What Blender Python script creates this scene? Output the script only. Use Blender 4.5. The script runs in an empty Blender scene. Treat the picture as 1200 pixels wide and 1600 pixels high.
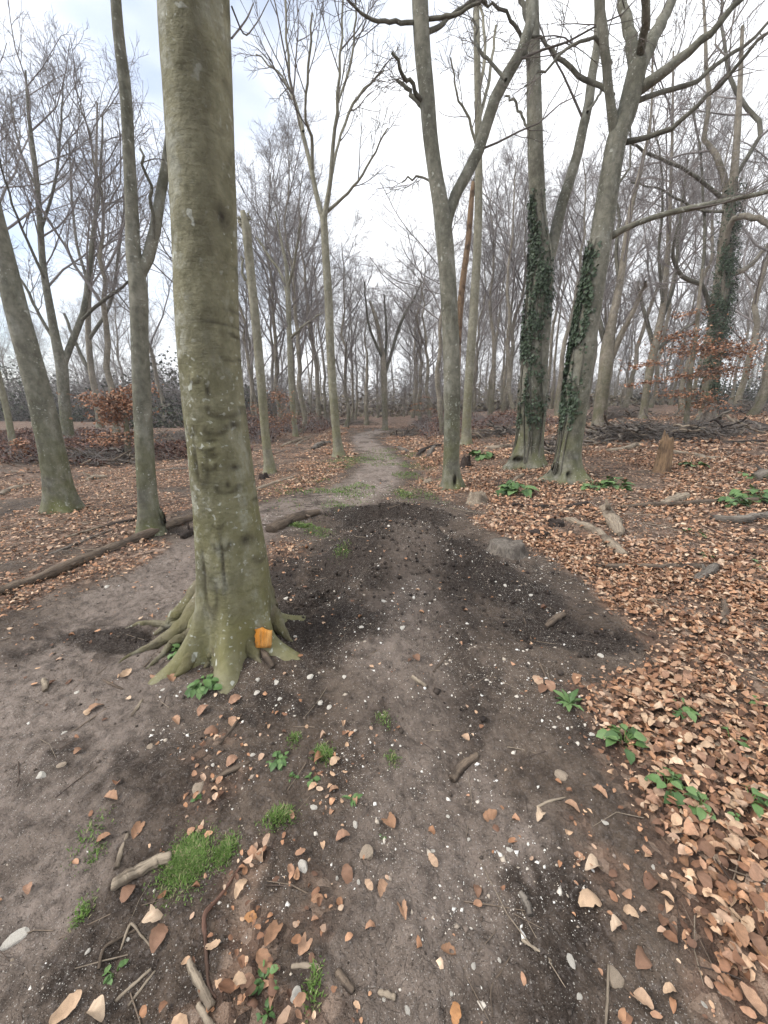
import bpy, math, random
import numpy as np
from mathutils import Vector, Matrix

random.seed(7)
RNG = np.random.default_rng(11)
SC = bpy.context.scene
COL = SC.collection

# ------------------------------------------------------------------ camera, sky, sun, exposure
F = 601.0                                   # focal length in photo pixels (1200 x 1600)
PITCH = math.atan(168 / 601)
CAMZ = 1.45
cam_d = bpy.data.cameras.new('camera')
cam_d.sensor_fit = 'VERTICAL'; cam_d.sensor_height = 36.0; cam_d.sensor_width = 27.0
cam_d.lens = 36.0 * F / 1600.0
cam_d.clip_start = 0.05; cam_d.clip_end = 2000
cam = bpy.data.objects.new('camera', cam_d); COL.objects.link(cam)
cam.location = (0, 0, CAMZ)
cam.rotation_euler = (math.pi / 2 - PITCH, 0, 0)
SC.camera = cam

SUN_DIR = Vector((-0.66, -0.18, 0.73)).normalized()      # towards the sun
SUN_EL = math.asin(SUN_DIR.z)
SUN_ROT = math.atan2(SUN_DIR.x, SUN_DIR.y)
world = bpy.data.worlds.new('World'); SC.world = world
world.use_nodes = True
wn, wl = world.node_tree.nodes, world.node_tree.links
wn.clear()
w_out = wn.new('ShaderNodeOutputWorld'); w_bg = wn.new('ShaderNodeBackground')
w_sky = wn.new('ShaderNodeTexSky'); w_sky.sky_type = 'NISHITA'; w_sky.sun_disc = False
w_sky.sun_elevation = SUN_EL; w_sky.sun_rotation = SUN_ROT
w_sky.air_density = 1.0; w_sky.dust_density = 1.5; w_sky.ozone_density = 1.5
w_co = wn.new('ShaderNodeTexCoord')
w_map = wn.new('ShaderNodeMapping'); w_map.inputs['Location'].default_value = (0.35, 0.2, 0.6)
w_map.inputs['Scale'].default_value = (1.0, 1.0, 2.2)
w_no = wn.new('ShaderNodeTexNoise'); w_no.inputs['Scale'].default_value = 1.25
w_no.inputs['Detail'].default_value = 5; w_no.inputs['Roughness'].default_value = 0.5
w_ra = wn.new('ShaderNodeMapRange'); w_ra.inputs['From Min'].default_value = 0.32; w_ra.inputs['From Max'].default_value = 0.52
w_ra.inputs['To Min'].default_value = 0.22; w_ra.inputs['To Max'].default_value = 0.97
w_mix = wn.new('ShaderNodeMix'); w_mix.data_type = 'RGBA'
w_mix.inputs['B'].default_value = (7.0, 7.15, 7.4, 1)     # bright overcast layer
w_bg.inputs['Strength'].default_value = 0.1
wl.new(w_co.outputs['Generated'], w_map.inputs['Vector']); wl.new(w_map.outputs['Vector'], w_no.inputs['Vector'])
w_sx = wn.new('ShaderNodeSeparateXYZ'); wl.new(w_co.outputs['Generated'], w_sx.inputs[0])
w_ma = wn.new('ShaderNodeMath'); w_ma.operation = 'MULTIPLY_ADD'; w_ma.inputs[1].default_value = 0.22
wl.new(w_sx.outputs['X'], w_ma.inputs[0]); wl.new(w_no.outputs['Fac'], w_ma.inputs[2]); wl.new(w_ma.outputs[0], w_ra.inputs['Value']); wl.new(w_ra.outputs['Result'], w_mix.inputs['Factor'])
wl.new(w_sky.outputs['Color'], w_mix.inputs['A']); wl.new(w_mix.outputs['Result'], w_bg.inputs['Color'])
wl.new(w_bg.outputs['Background'], w_out.inputs['Surface'])

sun_d = bpy.data.lights.new('sun', 'SUN'); sun_d.energy = 1.5; sun_d.angle = math.radians(25); sun_d.color = (1, 0.96, 0.9)
sun = bpy.data.objects.new('sun', sun_d); COL.objects.link(sun)
sun.rotation_euler = SUN_DIR.to_track_quat('Z', 'Y').to_euler()
sun.location = (-8, -4, 12)

SC.render.engine = 'CYCLES'
SC.view_settings.view_transform = 'Standard'; SC.view_settings.look = 'None'
SC.view_settings.gamma = 1.0; SC.view_settings.use_curve_mapping = False
SC.view_settings.exposure = 1.2
SC.cycles.max_bounces = 4; SC.cycles.diffuse_bounces = 2; SC.cycles.glossy_bounces = 1
SC.cycles.use_denoising = True
SC.cycles.use_adaptive_sampling = True; SC.cycles.adaptive_threshold = 0.03

# ------------------------------------------------------------------ helpers: noise, picking, meshes
def vnoise(x, y, seed=0):
    x = np.asarray(x, float); y = np.asarray(y, float)
    ix, iy = np.floor(x), np.floor(y); fx, fy = x - ix, y - iy
    def h(a, b):
        s = np.sin(a * 127.1 + b * 311.7 + seed * 74.7) * 43758.5453
        return s - np.floor(s)
    ux, uy = fx * fx * (3 - 2 * fx), fy * fy * (3 - 2 * fy)
    a, b, c, d = h(ix, iy), h(ix + 1, iy), h(ix, iy + 1), h(ix + 1, iy + 1)
    return (a + (b - a) * ux) * (1 - uy) + (c + (d - c) * ux) * uy
def fbm(x, y, seed=0, o=4):
    v, a, f, s = 0, 1.0, 1.0, 0
    for i in range(o):
        v = v + a * vnoise(np.asarray(x) * f, np.asarray(y) * f, seed + i * 7); s += a; a *= 0.5; f *= 2.03
    return v / s
def sstep(a, b, x):
    t = np.clip((np.asarray(x, float) - a) / (b - a), 0, 1); return t * t * (3 - 2 * t)

CP, SP = math.cos(PITCH), math.sin(PITCH)
FWD = np.array([0, CP, -SP]); UP = np.array([0, SP, CP]); RT = np.array([1.0, 0, 0]); EYE = np.array([0, 0, CAMZ])
def ray(u, v):
    d = RT * ((u - 600) / F) + UP * ((800 - v) / F) + FWD
    return d
def axd(p): return float(np.dot(np.asarray(p) - EYE, FWD))
def at_y(u, v, Y):
    d = ray(u, v); return EYE + d * (Y / d[1])

def ellipse(x, y, cx, cy, rx, ry, rot=0.0):
    c, s = math.cos(rot), math.sin(rot)
    dx, dy = x - cx, y - cy
    q = ((dx * c + dy * s) / rx) ** 2 + ((-dx * s + dy * c) / ry) ** 2
    return np.exp(-q * 1.4)

def base_z(x, y):
    x = np.asarray(x, float); y = np.asarray(y, float)
    z = 1.6 * (1 - np.exp(-0.075 * np.maximum(x - 1.2, 0))) * sstep(2.5, 10, y)
    z = z + (fbm(x * 0.22 + 3.1, y * 0.22, 3, 3) - 0.5) * 0.32 * sstep(2.0, 14, np.hypot(x, y))
    z = z + 0.010 * np.maximum(y - 45, 0)
    return z
def ground_z(x, y):
    x = np.asarray(x, float); y = np.asarray(y, float)
    z = base_z(x, y)
    near = 1 - sstep(8, 22, np.hypot(x, y))
    wx = x + 0.12 * (vnoise(x * 3, y * 3, 5) - .5); wy = y + 0.12 * (vnoise(x * 3, y * 3, 9) - .5)
    # the bike jump: a ramp of earth with a steep back and a dug hollow behind
    prof = np.clip((wy - 1.7) / 1.7, 0, 1) ** 1.25 * (1 - sstep(3.4, 3.85, wy))
    side = np.exp(-(np.abs(wx - 0.17) / 0.62) ** 3.2)
    z = z + 0.44 * prof * side
    dug = np.clip(ellipse(x, y, 0.15, 4.6, 0.9, 0.75) + ellipse(x, y, -0.5, 2.9, 0.3, 0.7) + ellipse(x, y, 0.85, 3.1, 0.35, 0.7), 0, 1)
    z = z + dug * ((fbm(x * 5.5, y * 5.5, 51, 3) - .5) * .22 + (fbm(x * 17, y * 17, 52, 3) - .5) * .085)
    z = z - 0.22 * ellipse(wx, wy, 0.12, 4.55, 0.65, 0.4)
    z = z + 0.14 * ellipse(wx, wy, 0.15, 5.15, 0.8, 0.2)
    z = z - 0.15 * ellipse(wx, wy, -0.38, 2.75, 0.17, 0.5, -0.12)
    z = z - 0.05 * ellipse(wx, wy, 1.15, 2.15, 0.42, 0.2)
    z = z + 0.06 * ellipse(wx, wy, 0.95, 3.0, 0.35, 0.5)
    # hollow under the roots of the big beech
    z = z - 0.10 * ellipse(wx, wy, -1.42, 2.32, 0.22, 0.09) + 0.095 * ellipse(wx, wy, -0.95, 2.18, 0.42, 0.33)
    z = z + near * (fbm(x * 1.6, y * 1.6, 20, 3) - 0.5) * 0.07
    z = z + near * (fbm(x * 7, y * 7, 31, 3) - 0.5) * 0.055
    z = z + near * (fbm(x * 26, y * 26, 41, 3) - 0.5) * 0.024
    # trodden line on the ramp
    z = z - 0.03 * np.exp(-((x - 0.28 - 0.04 * y) / 0.16) ** 2) * (1 - sstep(3.2, 3.6, y)) * sstep(-1, 0.5, y)
    return z
def gz(x, y): return float(ground_z(np.array([x]), np.array([y]))[0])
def on_ground(u, v):
    d = ray(u, v)
    t = np.geomspace(0.4, 160, 4000)
    p = EYE[None] + d[None] * t[:, None]
    below = p[:, 2] < ground_z(p[:, 0], p[:, 1])
    k = int(np.argmax(below)) if below.any() else len(t) - 1
    if k > 0:
        t2 = np.linspace(t[k - 1], t[k], 40); p = EYE[None] + d[None] * t2[:, None]
        b2 = p[:, 2] < ground_z(p[:, 0], p[:, 1]); k2 = int(np.argmax(b2)) if b2.any() else 39
        q = p[k2]
    else: q = p[0]
    return np.array([q[0], q[1], gz(q[0], q[1])])
def to_px(P):
    P = np.asarray(P, float) - EYE
    d = P @ FWD
    return 600 + F * (P @ RT) / d, 800 - F * (P @ UP) / d, d

def poly_sd(x, y, poly):
    """signed distance to a polygon (negative inside), vectorised"""
    x = np.asarray(x, float); y = np.asarray(y, float)
    d = np.full(x.shape, 1e9); ins = np.zeros(x.shape, bool)
    n = len(poly)
    for i in range(n):
        ax, ay = poly[i]; bx, by = poly[(i + 1) % n]
        ex, ey = bx - ax, by - ay
        t = np.clip(((x - ax) * ex + (y - ay) * ey) / (ex * ex + ey * ey + 1e-12), 0, 1)
        d = np.minimum(d, np.hypot(x - ax - t * ex, y - ay - t * ey))
        c = ((ay > y) != (by > y)) & (x < ex * (y - ay) / (ey if abs(ey) > 1e-12 else 1e-12) + ax)
        ins ^= c
    return np.where(ins, -d, d)
def line_d(x, y, pts):
    d = np.full(np.shape(x), 1e9)
    for (ax, ay), (bx, by) in zip(pts[:-1], pts[1:]):
        ex, ey = bx - ax, by - ay
        t = np.clip(((x - ax) * ex + (y - ay) * ey) / (ex * ex + ey * ey + 1e-12), 0, 1)
        d = np.minimum(d, np.hypot(x - ax - t * ex, y - ay - t * ey))
    return d

def mesh(name, V, Q=None, T=None, mat=None, smooth=True, colour=None):
    me = bpy.data.meshes.new(name)
    V = np.asarray(V, np.float32).reshape(-1, 3)
    Q = np.zeros((0, 4), np.int32) if Q is None else np.asarray(Q, np.int32).reshape(-1, 4)
    T = np.zeros((0, 3), np.int32) if T is None else np.asarray(T, np.int32).reshape(-1, 3)
    me.vertices.add(len(V)); me.vertices.foreach_set('co', V.ravel())
    nl = Q.size + T.size
    me.loops.add(nl); me.loops.foreach_set('vertex_index', np.concatenate([Q.ravel(), T.ravel()]).astype(np.int32))
    me.polygons.add(len(Q) + len(T))
    st = np.concatenate([np.arange(len(Q)) * 4, Q.size + np.arange(len(T)) * 3]).astype(np.int32)
    me.polygons.foreach_set('loop_start', st)
    me.polygons.foreach_set('loop_total', np.concatenate([np.full(len(Q), 4), np.full(len(T), 3)]).astype(np.int32))
    if smooth: me.polygons.foreach_set('use_smooth', np.ones(len(Q) + len(T), bool))
    me.update(calc_edges=True)
    if colour is not None:
        at = me.color_attributes.new('Col', 'FLOAT_COLOR', 'POINT')
        c = np.ones((len(V), 4), np.float32); c[:, :3] = np.asarray(colour, np.float32).reshape(-1, 3)
        at.data.foreach_set('color', c.ravel())
    if mat is not None: me.materials.append(mat)
    return me
def tag(o, label=None, cat=None, group=None, kind=None):
    if label: o['label'] = label
    if cat: o['category'] = cat
    if group: o['group'] = group
    if kind: o['kind'] = kind
    return o
def obj(name, me, parent=None, loc=None):
    o = bpy.data.objects.new(name, me); COL.objects.link(o)
    if parent is not None: o.parent = parent
    if loc is not None: o.location = loc
    return o
def empty(name, loc, label=None, cat=None, group=None):
    o = bpy.data.objects.new(name, None); COL.objects.link(o); o.location = loc
    o.empty_display_size = 0.1
    return tag(o, label, cat, group)

def norm(v): return v / (np.linalg.norm(v, axis=-1, keepdims=True) + 1e-12)
class MB:
    def __init__(s): s.V, s.Q, s.T, s.C, s.n = [], [], [], [], 0
    def add(s, V, Q=None, T=None, C=None):
        V = np.asarray(V, float).reshape(-1, 3)
        s.V.append(V)
        if Q is not None: s.Q.append(np.asarray(Q).reshape(-1, 4) + s.n)
        if T is not None: s.T.append(np.asarray(T).reshape(-1, 3) + s.n)
        if C is not None: s.C.append(np.asarray(C, float).reshape(-1, 3))
        s.n += len(V)
    def tubes(s, P, R, S=6, cap=False, C=None, rmod=None, grain=False):
        P = np.asarray(P, float); R = np.asarray(R, float)
        if P.ndim == 2: P, R = P[None], R[None]
        B, N, _ = P.shape
        T = norm(np.gradient(P, axis=1))
        d = norm(P[:, -1] - P[:, 0])
        a = np.where(np.abs(d[:, 2:3]) > 0.75, np.array([[1.0, 0, 0]]), np.array([[0, 0, 1.0]]))
        ref = norm(a - (a * d).sum(-1, keepdims=True) * d)[:, None]
        U = norm(ref - (ref * T).sum(-1, keepdims=True) * T); W = np.cross(T, U)
        th = np.arange(S) / S * 2 * np.pi
        RR = R[:, :, None]
        if rmod is not None: RR = RR * rmod(P, th)
        V = P[:, :, None] + RR[..., None] * (np.cos(th)[None, None, :, None] * U[:, :, None] + np.sin(th)[None, None, :, None] * W[:, :, None])
        i = np.arange(N - 1)[:, None]; j = np.arange(S)[None]
        q = np.stack([i * S + j, i * S + (j + 1) % S, (i + 1) * S + (j + 1) % S, (i + 1) * S + j], -1).reshape(-1, 4)
        Q = (q[None] + (np.arange(B) * N * S)[:, None, None]).reshape(-1, 4)
        Cc = None if C is None else np.repeat(np.asarray(C, float).reshape(B, 1, 3), N * S, axis=1)
        if grain:
            ln = np.concatenate([np.zeros((B, 1)), np.cumsum(np.linalg.norm(np.diff(P, axis=1), axis=2), 1)], 1)[:, :, None] + 0 * th
            rm = R.mean(1)[:, None, None]
            Cc = np.stack([np.cos(th) * rm + 0 * ln, np.sin(th) * rm + 0 * ln, ln + 3.1 * np.arange(B)[:, None, None]], -1)
        n0 = s.n
        s.add(V, Q, None, Cc)
        if cap:
            for b in range(B):
                for e, flip in ((0, True), (N - 1, False)):
                    ring = n0 + b * N * S + e * S + np.arange(S)
                    c = P[b, e] + (T[b, e] * (-0.15 if e == 0 else 0.15) * R[b, e])
                    s.V.append(c[None]); ci = s.n; s.n += 1
                    t = np.stack([ring, np.roll(ring, -1), np.full(S, ci)], -1)
                    s.T.append(t[:, ::-1] if flip else t)
                    if C is not None: s.C.append(np.asarray(C, float).reshape(-1, 3)[:1])
                    elif grain: s.C.append(np.array([[.3, .7, 9.0 * e]]))
    def mesh(s, name, mat, smooth=True):
        V = np.concatenate(s.V)
        Q = np.concatenate(s.Q) if s.Q else None; T = np.concatenate(s.T) if s.T else None
        return mesh(name, V, Q, T, mat, smooth, np.concatenate(s.C) if s.C else None)

def spline(pts, n):
    """Catmull-Rom through pts (k,d) sampled at n points"""
    p = np.asarray(pts, float); k = len(p)
    if k == 2: return p[0] + (p[1] - p[0]) * np.linspace(0, 1, n)[:, None]
    seg = np.linalg.norm(np.diff(p[:, :3], axis=0), axis=1) + 1e-9
    cum = np.concatenate([[0], np.cumsum(seg)]); t = np.linspace(0, cum[-1], n)
    m = np.gradient(p, cum, axis=0)
    i = np.clip(np.searchsorted(cum, t, 'right') - 1, 0, k - 2)
    h = seg[i][:, None]; s = ((t - cum[i]) / seg[i])[:, None]
    h00, h10, h01, h11 = 2*s**3-3*s**2+1, s**3-2*s**2+s, -2*s**3+3*s**2, s**3-s**2
    return h00 * p[i] + h10 * h * m[i] + h01 * p[i + 1] + h11 * h * m[i + 1]

# ------------------------------------------------------------------ materials
class NT:
    def __init__(s, name):
        s.m = bpy.data.materials.new(name); s.m.use_nodes = True
        s.n, s.l = s.m.node_tree.nodes, s.m.node_tree.links
        s.b = s.n['Principled BSDF']; s.b.inputs['Roughness'].default_value = 0.9
        s.b.inputs['Specular IOR Level'].default_value = 0.15
        s.co = s.n.new('ShaderNodeTexCoord').outputs['Object']
    def link(s, a, b): s.l.new(a, b)
    def mapping(s, scale, loc=(0, 0, 0)):
        m = s.n.new('ShaderNodeMapping'); m.inputs['Scale'].default_value = scale; m.inputs['Location'].default_value = loc
        s.link(s.co, m.inputs['Vector']); return m.outputs['Vector']
    def noise(s, scale, detail=4, rough=0.55, vec=None, dist=0):
        t = s.n.new('ShaderNodeTexNoise'); t.inputs['Scale'].default_value = scale; t.inputs['Detail'].default_value = detail
        t.inputs['Roughness'].default_value = rough; t.inputs['Distortion'].default_value = dist
        s.link(vec if vec is not None else s.co, t.inputs['Vector']); return t.outputs['Fac']
    def voro(s, scale, vec=None, out='Distance', rnd=1.0):
        t = s.n.new('ShaderNodeTexVoronoi'); t.inputs['Scale'].default_value = scale; t.inputs['Randomness'].default_value = rnd
        s.link(vec if vec is not None else s.co, t.inputs['Vector']); return t.outputs[out]
    def rng(s, v, a, b, c=0.0, d=1.0):
        t = s.n.new('ShaderNodeMapRange'); s.link(v, t.inputs['Value'])
        for k, x in zip(('From Min', 'From Max', 'To Min', 'To Max'), (a, b, c, d)): t.inputs[k].default_value = x
        return t.outputs['Result']
    def math(s, op, a, b):
        t = s.n.new('ShaderNodeMath'); t.operation = op
        for i, x in enumerate((a, b)):
            if isinstance(x, (int, float)): t.inputs[i].default_value = x
            else: s.link(x, t.inputs[i])
        return t.outputs[0]
    def mix(s, f, a, b, mode='MIX'):
        t = s.n.new('ShaderNodeMix'); t.data_type = 'RGBA'; t.blend_type = mode
        for k, x in (('Factor', f), ('A', a), ('B', b)):
            if isinstance(x, (int, float)): t.inputs[k].default_value = x
            elif isinstance(x, tuple): t.inputs[k].default_value = (*x, 1)
            else: s.link(x, t.inputs[k])
        return t.outputs['Result']
    def ramp(s, v, stops):
        t = s.n.new('ShaderNodeValToRGB'); e = t.color_ramp.elements
        while len(e) < len(stops): e.new(0.5)
        for x, (p, c) in zip(e, stops): x.position = p; x.color = (*c, 1)
        s.link(v, t.inputs['Fac']); return t.outputs['Color']
    def attr(s, name, out='Color'):
        t = s.n.new('ShaderNodeAttribute'); t.attribute_name = name; return t.outputs[out]
    def sep(s, c):
        t = s.n.new('ShaderNodeSeparateColor'); s.link(c, t.inputs[0]); return t.outputs
    def z(s):
        t = s.n.new('ShaderNodeSeparateXYZ'); s.link(s.co, t.inputs[0]); return t.outputs['Z']
    def rand(s): return s.n.new('ShaderNodeObjectInfo').outputs['Random']
    def bump(s, h, dist, strength=1.0):
        t = s.n.new('ShaderNodeBump'); t.inputs['Distance'].default_value = dist; t.inputs['Strength'].default_value = strength
        s.link(h, t.inputs['Height'])
        prev = [l for l in s.l if l.to_socket == s.b.inputs['Normal']]
        if prev: s.link(prev[0].from_socket, t.inputs['Normal'])
        s.link(t.outputs['Normal'], s.b.inputs['Normal'])
    def out(s, c, rough=None):
        s.link(c, s.b.inputs['Base Color'])
        if rough is not None: s.b.inputs['Roughness'].default_value = rough
        return s.m

def bark(name, light, dark, lichen=(0.40, 0.41, 0.36), lich_amt=0.5, algae=(0.105, 0.11, 0.038), algae_h=1.0, rel=1.0, scars=False, wrk=.5):
    t = NT(name)
    big = t.noise(2.2, 5, 0.6, t.mapping((1, 1, 0.45)), 0.5)
    c = t.mix(t.rng(big, 0.40, 0.60), dark, light)
    med = t.noise(13, 4, 0.6, t.mapping((1, 1, 0.7)))
    c = t.mix(t.rng(med, 0.35, 0.7, 0.0, 0.55), c, tuple(x * 0.62 for x in dark))
    mot = t.noise(15, 5, 0.65, t.mapping((1, 1, .8), (2, 5, 1)), .3)
    c = t.mix(t.rng(mot, .48, .64, 0, .25), c, tuple(min(1, x * 1.35) for x in light))
    c = t.mix(t.rng(mot, .48, .34, 0, .32), c, tuple(x * .5 for x in dark))
    g = t.math('MULTIPLY', t.rng(t.z(), algae_h * 0.25, algae_h * 2.3, 0.85, 0.08), t.rng(t.noise(3.1, 4), 0.35, 0.66))
    c = t.mix(g, c, algae)
    wr = t.noise(9, 4, 0.6, t.mapping((1, 1, 7), (3, 1, 0)), 0.4)          # fine level wrinkles of beech bark
    c = t.mix(t.rng(wr, 0.60, 0.74, 0, wrk), c, tuple(x * 0.45 for x in dark))
    pn = t.noise(34, 3, 0.5)
    dv = t.n.new('ShaderNodeMix'); dv.data_type = 'RGBA'; dv.inputs['Factor'].default_value = .12
    nz = t.n.new('ShaderNodeTexNoise'); nz.inputs['Scale'].default_value = 14; t.link(t.co, nz.inputs['Vector'])
    t.link(t.co, dv.inputs['A']); t.link(nz.outputs['Color'], dv.inputs['B'])
    spk = t.math('MULTIPLY', t.rng(t.noise(38, 2, 0.4), 0.63, 0.68), t.rng(t.noise(4.2, 3), 0.60 - 0.16 * lich_amt, 0.72 - 0.16 * lich_amt))
    c = t.mix(t.math('MULTIPLY', spk, t.rng(pn, 0.35, 0.6, 0.35, 0.8)), c, lichen)
    bl = t.math('MULTIPLY', t.rng(t.voro(7.5, dv.outputs['Result']), 0.17, 0.13), t.rng(t.noise(1.7, 2), 0.52, 0.58))
    c = t.mix(t.math('MULTIPLY', bl, 0.8 * lich_amt), c, tuple(min(1, x * 1.15) for x in lichen))
    pale = t.noise(5.5, 6, 0.7, t.mapping((1, 1, 0.5), (7, 7, 7)))
    c = t.mix(t.rng(pale, 0.54, 0.72, 0, 0.55 * lich_amt), c, tuple(x * 0.85 for x in lichen))
    if True:
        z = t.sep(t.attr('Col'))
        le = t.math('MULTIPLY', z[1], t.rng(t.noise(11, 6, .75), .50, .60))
        c = t.mix(t.math('MULTIPLY', le, .6), c, (.34, .34, .285))  # pale lichen tint that also paints the big trunk's lit left side
        c = t.mix(t.math('MULTIPLY', z[2], t.rng(t.noise(3.4, 5, .6, t.mapping((1, 1, .3))), .42, .62, 0, .75)), c, (.062, .055, .036))
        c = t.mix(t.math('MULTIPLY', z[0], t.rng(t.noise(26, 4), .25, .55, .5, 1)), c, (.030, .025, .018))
    t.bump(wr, 0.004 * rel * wrk * 2); t.bump(t.noise(45, 3, 0.6), 0.0025 * rel); t.bump(med, 0.008 * rel); t.bump(mot, .004 * rel)
    return t.out(c, 0.85)
M = {}
M['beech'] = bark('beech_bark', (0.215, 0.205, 0.165), (0.10, 0.097, 0.075), lich_amt=.75, algae_h=0.7)
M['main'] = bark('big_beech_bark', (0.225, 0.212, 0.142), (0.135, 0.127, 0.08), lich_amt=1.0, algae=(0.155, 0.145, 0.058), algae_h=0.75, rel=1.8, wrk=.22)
M['ash'] = bark('pale_pole_bark', (0.27, 0.255, 0.195), (0.165, 0.155, 0.115), algae=(0.16, 0.155, 0.075), algae_h=1.2)
M['far'] = bark('far_bark', (0.28, 0.25, 0.20), (0.145, 0.127, 0.10), lich_amt=0.25, algae=(0.10, 0.10, 0.05), algae_h=1.5)
M['root'] = bark('root_bark', (0.20, 0.175, 0.125), (0.095, 0.08, 0.055), lich_amt=.5, algae=(0.12, 0.112, 0.045), algae_h=.12, rel=2.5, wrk=.3)
def twig_mat(name, a, b):
    t = NT(name); return t.out(t.mix(t.rng(t.noise(1.2, 3), 0.35, 0.65), a, b), 0.9)
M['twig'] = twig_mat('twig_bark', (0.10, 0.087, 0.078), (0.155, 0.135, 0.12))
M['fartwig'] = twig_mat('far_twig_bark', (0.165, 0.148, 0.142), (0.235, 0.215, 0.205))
M['limb'] = bark('limb_bark', (0.15, 0.142, 0.115), (0.075, 0.07, 0.056), lich_amt=0.35, algae_h=0.01)

def soil_material():
    t = NT('ground_earth_and_litter')
    z = t.sep(t.attr('Col')); lit, drk, pale = z[0], z[1], z[2]
    n1 = t.noise(2.3, 6, 0.6); n2 = t.noise(17, 5, 0.65); n3 = t.noise(70, 4, 0.6)
    c = t.mix(t.rng(n1, 0.35, 0.65), (0.068, 0.050, 0.037), (0.130, 0.100, 0.077))
    c = t.mix(t.math('MULTIPLY', pale, t.rng(n1, 0.2, 0.75, 0.55, 1.0)), c, (0.28, 0.23, 0.196))
    c = t.mix(t.math('MULTIPLY', drk, t.rng(n2, 0.2, 0.75, 1.0, 0.75)), c, (0.024, 0.018, 0.0145))
    c = t.mix(t.rng(n2, 0.45, 0.68, 0, 0.7), c, (0.038, 0.030, 0.025))
    c = t.mix(t.rng(n3, 0.5, 0.75, 0, 0.5), c, (0.19, 0.165, 0.15))
    # chalk flecks
    for sc, th, gate in ((75, 0.22, 0.84), (130, 0.25, 0.76), (230, 0.27, 0.66)):
        d = t.voro(sc); cc = t.sep(t.voro(sc, None, 'Color'))
        f = t.math('MULTIPLY', t.rng(d, th, th * 0.7), t.rng(cc[0], gate, gate + 0.04))
        f = t.math('MULTIPLY', f, t.rng(t.noise(1.4, 3), 0.42, 0.6, 0.2, 1.0))
        c = t.mix(t.math('MULTIPLY', f, 0.75), c, (0.50, 0.47, 0.42))
    # leaf litter carpet (individual leaves lie on top of it)
    cell = t.sep(t.voro(26, t.mapping((1, 1, 0.2)), 'Color'))
    lc = t.ramp(cell[0], [(0.0, (0.055, 0.036, 0.027)), (0.45, (0.15, 0.093, 0.066)), (0.8, (0.28, 0.185, 0.13)), (1.0, (0.42, 0.31, 0.235))])
    lc = t.mix(t.rng(t.noise(0.6, 4), 0.4, 0.7, 0, 0.45), lc, (0.10, 0.068, 0.052))
    c = t.mix(lit, c, lc)
    t.bump(n1, 0.03); t.bump(n2, 0.03); t.bump(n3, 0.012); t.bump(t.voro(34), 0.010, 0.7); t.bump(t.noise(210, 3, .6), .004)
    return t.out(c, 0.95)
M['soil'] = soil_material()
def vcol(name, rough=0.7, vein=0.0, trans=0.0):
    t = NT(name); c = t.attr('Col')
    c = t.mix(t.rng(t.noise(60, 3, 0.6), 0.35, 0.7, 0, 0.4), c, (0.03, 0.018, 0.012) if vein == 0 else (0.02, 0.04, 0.012))
    t.b.inputs['Specular IOR Level'].default_value = 0.25
    return t.out(c, rough)
M['leaf'] = vcol('dead_leaf', 0.75)
M['green'] = vcol('green_leaf', 0.5, 1)
def grassm():
    t = NT('grass_blade'); c = t.attr('Col'); return t.out(c, 0.6)
M['grass'] = grassm()
def stone(name, a, b):
    t = NT(name); c = t.mix(t.rng(t.noise(40, 5, 0.6), 0.35, 0.65), a, b)
    c = t.mix(t.rng(t.noise(90, 3), 0.6, 0.75, 0, 0.6), c, (0.13, 0.105, 0.09)); t.bump(t.noise(70, 4), 0.003); return t.out(c, 0.9)
M['chalk'] = stone('chalk', (0.62, 0.59, 0.53), (0.42, 0.38, 0.32))
M['flint'] = stone('tan_flint', (0.40, 0.33, 0.25), (0.24, 0.19, 0.145))
def wood(name, a, b, dark):
    t = NT(name)
    m = t.n.new('ShaderNodeMapping'); m.inputs['Scale'].default_value = (1, 1, .10); t.link(t.attr('Col', 'Vector'), m.inputs['Vector'])
    g = t.noise(30, 6, 0.7, m.outputs['Vector'], 0.4); g2 = t.noise(95, 4, 0.6, m.outputs['Vector'], .2)
    c = t.mix(t.rng(g, 0.36, 0.62), a, b); c = t.mix(t.rng(g2, .5, .68, 0, .75), c, dark)
    c = t.mix(t.rng(t.noise(5, 4), 0.5, 0.66, 0, 0.85), c, dark)
    t.bump(g, 0.012); t.bump(g2, 0.006); t.bump(t.noise(60, 4), 0.004); return t.out(c, 0.9)
M['log'] = wood('fallen_log_bark', (0.175, 0.135, 0.10), (0.095, 0.072, 0.055), (0.035, 0.028, 0.024))
M['palewood'] = wood('weathered_pale_wood', (0.33, 0.275, 0.205), (0.20, 0.16, 0.12), (0.075, 0.058, 0.045))
M['greywood'] = wood('grey_dead_wood', (0.21, 0.185, 0.155), (0.115, 0.098, 0.082), (0.045, 0.037, 0.032))
M['darkwood'] = wood('dark_rotten_wood', (0.065, 0.05, 0.042), (0.035, 0.027, 0.023), (0.018, 0.014, 0.012))
M['redtwig'] = wood('red_brown_twig', (0.18, 0.10, 0.07), (0.11, 0.065, 0.05), (0.06, 0.04, 0.03))
M['rot'] = wood('rotten_stump_wood', (0.27, 0.18, 0.105), (0.15, 0.10, 0.065), (0.05, 0.035, 0.025))
M['orange'] = wood('orange_painted_wood', (0.74, 0.27, 0.03), (0.66, 0.36, 0.12), (0.38, 0.17, 0.05))
def plain(name, c, rough=0.8):
    t = NT(name); return t.out(t.mix(t.rng(t.noise(3, 4), 0.3, 0.7), c, tuple(x * 0.75 for x in c)), rough)
M['white'] = plain('white_wall', (0.72, 0.73, 0.73)); M['roof'] = plain('grey_roof', (0.40, 0.41, 0.42))
M['field'] = plain('field_grass', (0.16, 0.24, 0.05))

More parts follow.
